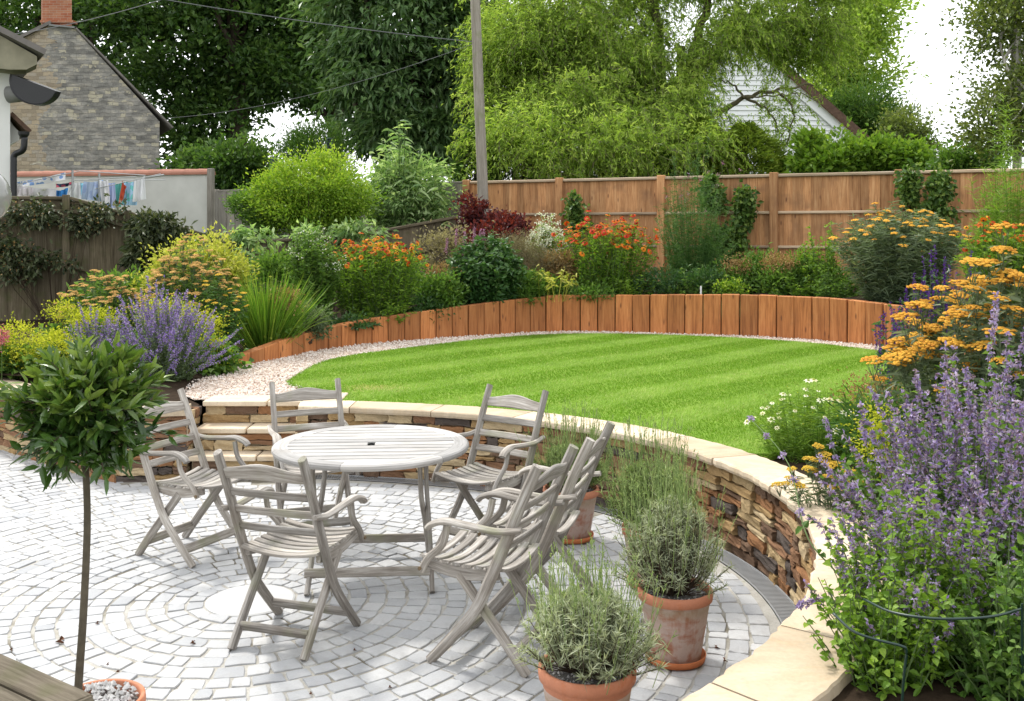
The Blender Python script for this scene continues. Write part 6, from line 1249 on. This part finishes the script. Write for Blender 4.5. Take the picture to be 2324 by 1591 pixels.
nepeta('highest purple catmint spires at the right edge before the achillea', (2.05, 4.4, .48), .14, .30, .94, 60, 60, .019, 6, lps=20, Ll=.045, rad=.02, lm=L_MID, dome=.3, spk=(.14, .34), ysq=1.0, cal=.7)
nepeta('catmint nearest the coping corner with leafy lower stems', (1.38, 3.50, .48), .18, .30, .54, 120, 30, .016, 7, lps=34, Ll=.036, rad=.017, lm=L_BRIGHT, dome=.45, spk=(.08, .2), ysq=1.0, cal=.8)
# leafy skirt and arching stray spires
bush('catmint_shoots', 'bright green leafy base below the front catmint', [(1.54, 3.46, .62, .22, .22, .16), (1.82, 3.42, .66, .26, .22, .20), (1.34, 3.46, .58, .09, .12, .12)], 80, 1700, .06, .034, .021, L_MID, .48, 41, cat='plant', oval=True, stemm=M_STEMG, nst=30)
clump('catmint_shoots', 'thin-stemmed leafy catmint shoots under the wire hoop', (1.22, 3.30, .47), .12, .24, .36, 90, 20, .036, .023, L_BRIGHT, M_STEMG, 61, dome=.3, hj=.35, tj=.08, oval=True, updir=.1, sr=.003)
clump('catmint_shoots', 'second patch of leafy catmint shoots at the bottom right corner', (1.60, 3.20, .47), .15, .26, .36, 100, 20, .036, .023, L_MID, M_STEMG, 62, dome=.3, hj=.35, tj=.08, oval=True, updir=.1, sr=.003)
def spire(label, pts, seed):
    rng = RNG(seed); base = np.array(pts[0], float); p = spline(np.array(pts), 20)-base; t = thing('catmint_spire', label, 'flower', tuple(base), 0, 'stray catmint spires'); a = Acc(); tube(a, p, np.linspace(.0035, .0018, 20), 6); a.obj('stem', M_STEMG, t); a = Acc(); q = np.repeat(np.arange(11, 20, 2), 34); leaves(a, rng, p[q]+rnd_dir(rng, len(q))*.016*rng.random((len(q), 1)), rnd_dir(rng, len(q)), .015, .009); a.obj('flowers', P_PURPLE, t)
    a = Acc(); leaves(a, rng, p[[4, 4, 7, 7, 10, 10]], rnd_dir(rng, 6), .045, .03, oval=True); a.obj('leaves', L_MID, t)
spire('catmint spire arching far out over the drain and curved wall', [(1.38, 3.62, .5), (1.20, 3.75, .70), (1.13, 3.9, .80), (1.17, 4.3, .98), (1.12, 4.75, 1.08)], 1)
spire('low catmint spire lying over the pale coping', [(1.40, 3.5, .5), (1.22, 3.52, .62), (1.10, 3.58, .66), (1.03, 3.62, .63)], 2)
spire('upright stray catmint spire above the yellow achillea', [(1.62, 4.6, .5), (1.55, 4.65, .75), (1.50, 4.75, .95), (1.49, 4.8, 1.06)], 3)
# hooped plant support
sp = thing('plant_support', 'dark green wire hoop support in the front catmint', 'plant support', (1.6, 3.1, .48))
a = Acc(); so = np.array([1.6, 3.1, .48]); ring = spline([at(1960, 1360, 3.25)-so, at(2020, 1388, 3.10)-so, at(2100, 1402, 3.02)-so, at(2180, 1404, 3.0)-so, at(2270, 1395, 3.05)-so, at(2380, 1360, 3.25)-so], 40); tube(a, ring, .0042, 8); a.obj('hoop', M_GREENW, sp, smooth=True)
a = Acc(); tube(a, spline([at(1890, 1392, 3.12)-so, at(1935, 1432, 3.05)-so, at(1990, 1452, 3.02)-so, at(2045, 1466, 3.0)-so, at(2056, 1480, 3.0)-so, at(2050, 1540, 3.0)-so, np.r_[at(2040, 1600, 3.0)[:2], .44]-so], 50), .0042, 8); a.obj('side_arm', M_GREENW, sp, smooth=True)
for x, y in ((1.56, 3.10),):
    a = Acc(); tube(a, [(x-1.6, y-3.1, -.05), (x-1.6, y-3.1, .345)], .004, 6); a.obj('leg', M_GREENW, sp)

# ------------------------------------------------------------------ climbers and planting on the left dark fence
climber('dark-leaved clematis with tiny pale flowers along the left fence top', [tuple(at(60, 480, 14.3))+(.62, .14, .22), tuple(at(190, 505, 14.55))+(.6, .12, .24), tuple(at(20, 590, 14.2))+(.35, .14, .5), tuple(at(250, 480, 14.7))+(.35, .1, .14), tuple(at(110, 600, 14.3))+(.4, .1, .14)], 2600, .085, L_CLEM, 5, .62, 'clematis', 'climbers on the dark fence', .04, fl=(300, .035, P_TAN))
climber('glossy evergreen climber draping over the fence in the middle left', [tuple(at(345, 520, 14.6))+(.35, .2, .28), tuple(at(335, 590, 14.55))+(.24, .2, .42), tuple(at(410, 545, 14.7))+(.32, .18, .2), tuple(at(330, 660, 14.4))+(.2, .2, .25), tuple(at(470, 560, 14.8))+(.25, .15, .12)], 4600, .13, L_CLEM, 6, .62, 'evergreen_climber', 'climbers on the dark fence', .042)
climber('pale-leaved climber trailing along the top of the low fence', [tuple(at(575, 540, 15.2))+(.4, .1, .1), tuple(at(690, 532, 16.0))+(.3, .1, .08), tuple(at(800, 528, 16.6))+(.5, .1, .12), tuple(at(540, 590, 14.9))+(.2, .1, .1)], 900, .14, L_BUDD, 7, .7, 'pale_climber', 'climbers on the dark fence', .05)
b, r, h = box(180, 330, 640, 760, 12.6); bush('dark_border_shrub', 'dark green filler behind the peach achillea against the fence', [(b[0], 12.9, .95, .6, .4, .45)], 60, 3600, .1, .08, .04, L_MID, .6, 42)
b, r, h = box(540, 720, 570, 700, 14.2); bush('border_back_shrub', 'mixed green foliage below the low fence behind the grass clump', [(b[0], 14.3, 1.15, .65, .4, .5), (b[0]+1.3, 14.9, 1.25, .6, .4, .4)], 80, 6500, .1, .085, .035, L_MID, .7, 43)
b, r, h = box(985, 1120, 520, 640, 15.6); bush('dark_back_shrub', 'dim purple-grey foliage behind the lupin spikes', [(b[0]-.3, 15.8, 1.55, .55, .4, .4), (b[0]+.4, 15.9, 1.5, .5, .4, .35)], 70, 4200, .1, .06, .03, L_HAZE, 1.0, 44)
bush('small_filler_plants', 'low green foliage in the gaps above the sloping sleepers', [EB(790, 745, 12.8, 60, 20), EB(960, 700, 13.6, 50, 22), EB(700, 770, 12.2, 40, 16)], 60, 3200, .06, .06, .03, L_DEEP, .75, 45, cat='plant')
a = Acc(); rng = RNG(3); P = at(4, 765, 9.5)+rng.normal(0, .03, (260, 3))*[1.2, 1, 1.4]; base = np.array([P[:, 0].mean(), 9.5, .52]); t = thing('pink_astilbe', 'small pink astilbe plume at the far left edge', 'flower', tuple(base)); leaves(a, rng, P-base, rnd_dir(rng, 260), .024, .012); a.obj('plume', P_PINK, t); a = Acc(); tube(a, [(0, 0, 0), (0, 0, P[:, 2].max()-.55)], .004, 6); a.obj('stem', M_STEMG, t)

# ------------------------------------------------------------------ potted lavender
M_COMPOST = plain('grit_compost', (.16, .15, .14), .95, .1, .6, 90, 1.0)
def pot(t, dia, h, saucer=True):
    r = dia/2; a = Acc(); lathe(a, [(0, .012), (r*.66, .012), (r*.68, .016), (r*.93, h-.055), (r*.95, h-.05), (r*1.0, h-.046), (r*1.012, h-.02), (r*.995, h-.003), (r*.96, h), (r*.90, h-.004), (r*.88, h-.03), (r*.86, h-.06)], (0, 0, 0), 48); o = a.obj('pot', M_TERRA, t, smooth=True)
    a = Acc(); lathe(a, [(r*.87, h-.035), (r*.5, h-.026), (0, h-.022)], (0, 0, 0), 36); a.obj('compost', M_COMPOST, t)
    a = Acc(); rng = RNG(int(dia*1000)); n = 220; an = rng.random(n)*6.283; q = np.sqrt(rng.random(n))*r*.84; P = np.stack([np.cos(an)*q, np.sin(an)*q, np.full(n, h-.026)], 1); o8 = np.array([[1,0,0],[-1,0,0],[0,1,0],[0,-1,0],[0,0,1],[0,0,-1]], float); V = (P[:, None]+o8[None]*(rng.uniform(.003, .008, (n, 1, 1))*rng.uniform(.6, 1.3, (n, 6, 1)))).reshape(-1, 3); b = np.arange(n)[:, None]*6
    a.add(V, np.concatenate([b+np.array([f]) for f in ([0,2,4],[2,1,4],[1,3,4],[3,0,4],[2,0,5],[1,2,5],[3,1,5],[0,3,5])]), np.repeat(rng.random(n), 6)); a.obj('grit', M_GRIT, t, kind='stuff')
    if saucer:
        a = Acc(); lathe(a, [(0, .003), (r*.76, .003), (r*.80, .008), (r*.83, .034), (r*.80, .036), (r*.76, .012), (0, .0115)], (0, 0, 0), 44); a.obj('saucer', M_SAUCER, t, smooth=True)
def m_grit():
    m, n, out = newmat('grit'); t = attr(n, 'tint').outputs['Fac']; princ(n, out, ramp(n, t, [(0, (.16, .15, .15)), (.5, (.40, .39, .38)), (1, (.62, .61, .60))]).outputs[0], .9, .2); return m
M_GRIT = m_grit()
def lavender(label, X, Y, dia, h, R_, H_, nst, nstalk, stalk, seed, lean=(0, 0), saucer=True, tone=L_LAV, side=0):
    t = thing('potted_lavender', label, 'potted plant', (X, Y, .002), 0, 'lavender in terracotta pots'); pot(t, dia, h, saucer); rng = RNG(seed+600)
    an = rng.random(nst)*6.283; q = np.sqrt(rng.random(nst)); b = np.stack([np.cos(an)*q*.05, np.sin(an)*q*.05, np.full(nst, h-.03)], 1); ph = rng.random(nst)**.7; el = ph*1.35+.05
    tip = np.stack([np.cos(an)*np.cos(el)*R_+lean[0]*rng.random(nst), np.sin(an)*np.cos(el)*R_+lean[1]*rng.random(nst), h+.03+np.sin(el)*H_], 1)*1.0; tip[:, :2] *= rng.uniform(.75, 1.1, (nst, 1)); mid = b*.5+tip*.5+np.stack([np.cos(an), np.sin(an), -.3*np.ones(nst)], 1)*R_*.10
    a = Acc(); w = nst//3; stems(a, b, mid, tip, .0028); a.obj('woody_stems', M_STEMW, t)
    lp_ = 46; k = np.repeat(np.arange(nst), lp_); u = (.45+.6*rng.random(len(k)))[:, None]; P = b[k]*(1-u)**2+2*mid[k]*u*(1-u)+tip[k]*u*u; D = nrm(tip-mid)[k]*.55+rng.normal(0, .7, (len(k), 3))+UP*.2; a = Acc(); blades(a, rng, P, D, rng.uniform(.022, .048, len(k)), .0036, .12, 2, np.clip(.15+.6*(u[:, 0]-.4)+rng.normal(0, .22, len(k)), 0, 1)); a.obj('foliage', tone, t)
    j = rng.choice(nst, nstalk); d = nrm(nrm(tip-mid)[j]*.55+UP*1.0+rng.normal(0, .16, (nstalk, 3))+np.array([side, 0, 0])); s0 = tip[j]; s1 = s0+d*stalk*rng.uniform(.5, 1.15, (nstalk, 1)); a = Acc(); stems(a, s0-d*.08, s0*.5+s1*.5+rng.normal(0, .006, s0.shape), s1, .0017, rng.random(nstalk)); a.obj('flower_stalks', L_LAVSTEM, t)
    a = Acc(); k = np.repeat(np.arange(nstalk), 11); leaves(a, rng, s1[k]-d[k]*(.03*rng.random(len(k)))[:, None], d[k]+rng.normal(0, .4, (len(k), 3)), .008, .004); k = np.repeat(np.arange(nstalk), 5); u = rng.random((len(k), 1)); blades(a, rng, s0[k]*(1-u)+s1[k]*u, d[k]+rng.normal(0, .4, (len(k), 3)), .032, .003, .1, 2); a.obj('flower_buds', L_LAVSTEM, t); return t
lavender('big silvery lavender in the nearest terracotta pot, cut off by the bottom edge', .278, 3.75, .36, .36, .27, .22, 300, 120, .20, 1, (0, 0), False)
lavender('woody lavender in a whitened terracotta pot with saucer beside the drain', .747, 4.64, .337, .33, .25, .36, 210, 110, .24, 2, (-.03, 0), True)
lavender('tall green lavender in the pot hidden behind the whitened pot', .77, 5.62, .32, .33, .27, .30, 190, 150, .28, 3, (.0, 0), True, L_LAVSTEM)
lavender('lavender in the far pot against the stone wall behind the chairs', .374, 6.45, .353, .33, .28, .22, 190, 150, .28, 4, (0, 0), True, L_LAVSTEM)

# ------------------------------------------------------------------ bay tree
def bay():
    X, Y = -1.406, 3.45; t = thing('bay_tree', 'clipped ball-headed bay tree on a bare stem in a gravel-topped pot', 'potted plant', (X, Y, .002)); pot(t, .30, .375, True); rng = RNG(700)
    a = Acc(); n = 260; an = rng.random(n)*6.283; q = np.sqrt(rng.random(n))*.125; P = np.stack([np.cos(an)*q, np.sin(an)*q, np.full(n, .363)+rng.random(n)*.012], 1); o8 = np.array([[1,0,0],[-1,0,0],[0,1,0],[0,-1,0],[0,0,1],[0,0,-1]], float); V = (P[:, None]+o8[None]*(rng.uniform(.006, .012, (n, 1, 1))*rng.uniform(.5, 1.3, (n, 6, 1)))).reshape(-1, 3); b = np.arange(n)[:, None]*6
    a.add(V, np.concatenate([b+np.array([f]) for f in ([0,2,4],[2,1,4],[1,3,4],[3,0,4],[2,0,5],[1,2,5],[3,1,5],[0,3,5])]), np.repeat(.5+.5*rng.random(n), 6)); a.obj('gravel', M_GRIT, t, kind='stuff')
    c = at(192, 935, 3.5)-np.array([X, Y, 0]); f = at(178, 1560, 3.47)-np.array([X, Y, 0]); m1 = at(190, 1380, 3.48)-np.array([X, Y, 0]); m2 = at(198, 1180, 3.5)-np.array([X, Y, 0])
    a = Acc(); tube(a, spline([f-UP*.1, f, m1, m2, c-UP*.1, c+UP*.1], 40), np.linspace(.0145, .010, 40), 10); a.obj('stem', plain('bay_bark', (.10, .085, .06), .85, .2, .4, 30, .4), t, smooth=True)
    nb = 200; d = rnd_dir(rng, nb); rad = np.array([.262, .25, .225]); tips = c+d*rad*rng.uniform(.6, 1.0, (nb, 1))*(1+.18*(rng.random((nb, 1)) < .12)); st0 = np.tile(c, (nb, 1))+d*.03; a = Acc(); stems(a, st0, st0*.5+tips*.5+rng.normal(0, .012, tips.shape), tips, .0035); a.obj('twigs', M_STEMW, t)
    P = []; D = []; T = []
    for i in range(nb):
        k = 14; u = np.linspace(.3, 1.04, k); an = np.arange(k)*2.4+rng.random()*6; ax = nrm(tips[i]-st0[i]); s = nrm(np.cross(ax, [.3, .2, .9])); w = np.cross(ax, s)
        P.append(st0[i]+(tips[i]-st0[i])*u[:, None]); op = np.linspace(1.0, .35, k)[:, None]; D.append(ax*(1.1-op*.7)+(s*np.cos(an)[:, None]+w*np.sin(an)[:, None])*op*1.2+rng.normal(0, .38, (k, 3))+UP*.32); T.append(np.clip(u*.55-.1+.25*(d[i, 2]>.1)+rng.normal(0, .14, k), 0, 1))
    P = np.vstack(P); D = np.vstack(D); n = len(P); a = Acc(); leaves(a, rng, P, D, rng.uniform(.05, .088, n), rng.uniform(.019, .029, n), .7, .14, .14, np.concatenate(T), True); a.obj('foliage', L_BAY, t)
bay()

# ------------------------------------------------------------------ fallen leaves on the paving
M_DEAD = plain('dead_leaf', (.13, .06, .035), .9, .1, .4, 30)
rng = RNG(12); sp_ = [(124, 1457, .05), (20, 1475, .02), (215, 1415, .025), (240, 1508, .015), (262, 1525, .02), (430, 1460, .03), (800, 1475, .02), (1030, 1255, .02), (1290, 1420, .02), (1620, 1470, .03), (1640, 1500, .025), (560, 1300, .03), (880, 1560, .02), (700, 1575, .02), (1340, 1225, .02)]
for i, (x, y, s) in enumerate(sp_):
    p = gnd(x, y, .006); a = Acc(); leaves(a, rng, [np.zeros(3), np.array([.3, .2, .05])*s], [[1, .2, .1], [.2, 1, .15]], s, s*.5, 1, .3, .3)
    a.obj('fallen_leaf', M_DEAD, label='largest curled dark red dead leaf lying near the bay tree stem' if i == 0 else 'small curled brown dead leaf lying on the pale setts', cat='leaf', group='fallen leaves on the paving', loc=p)
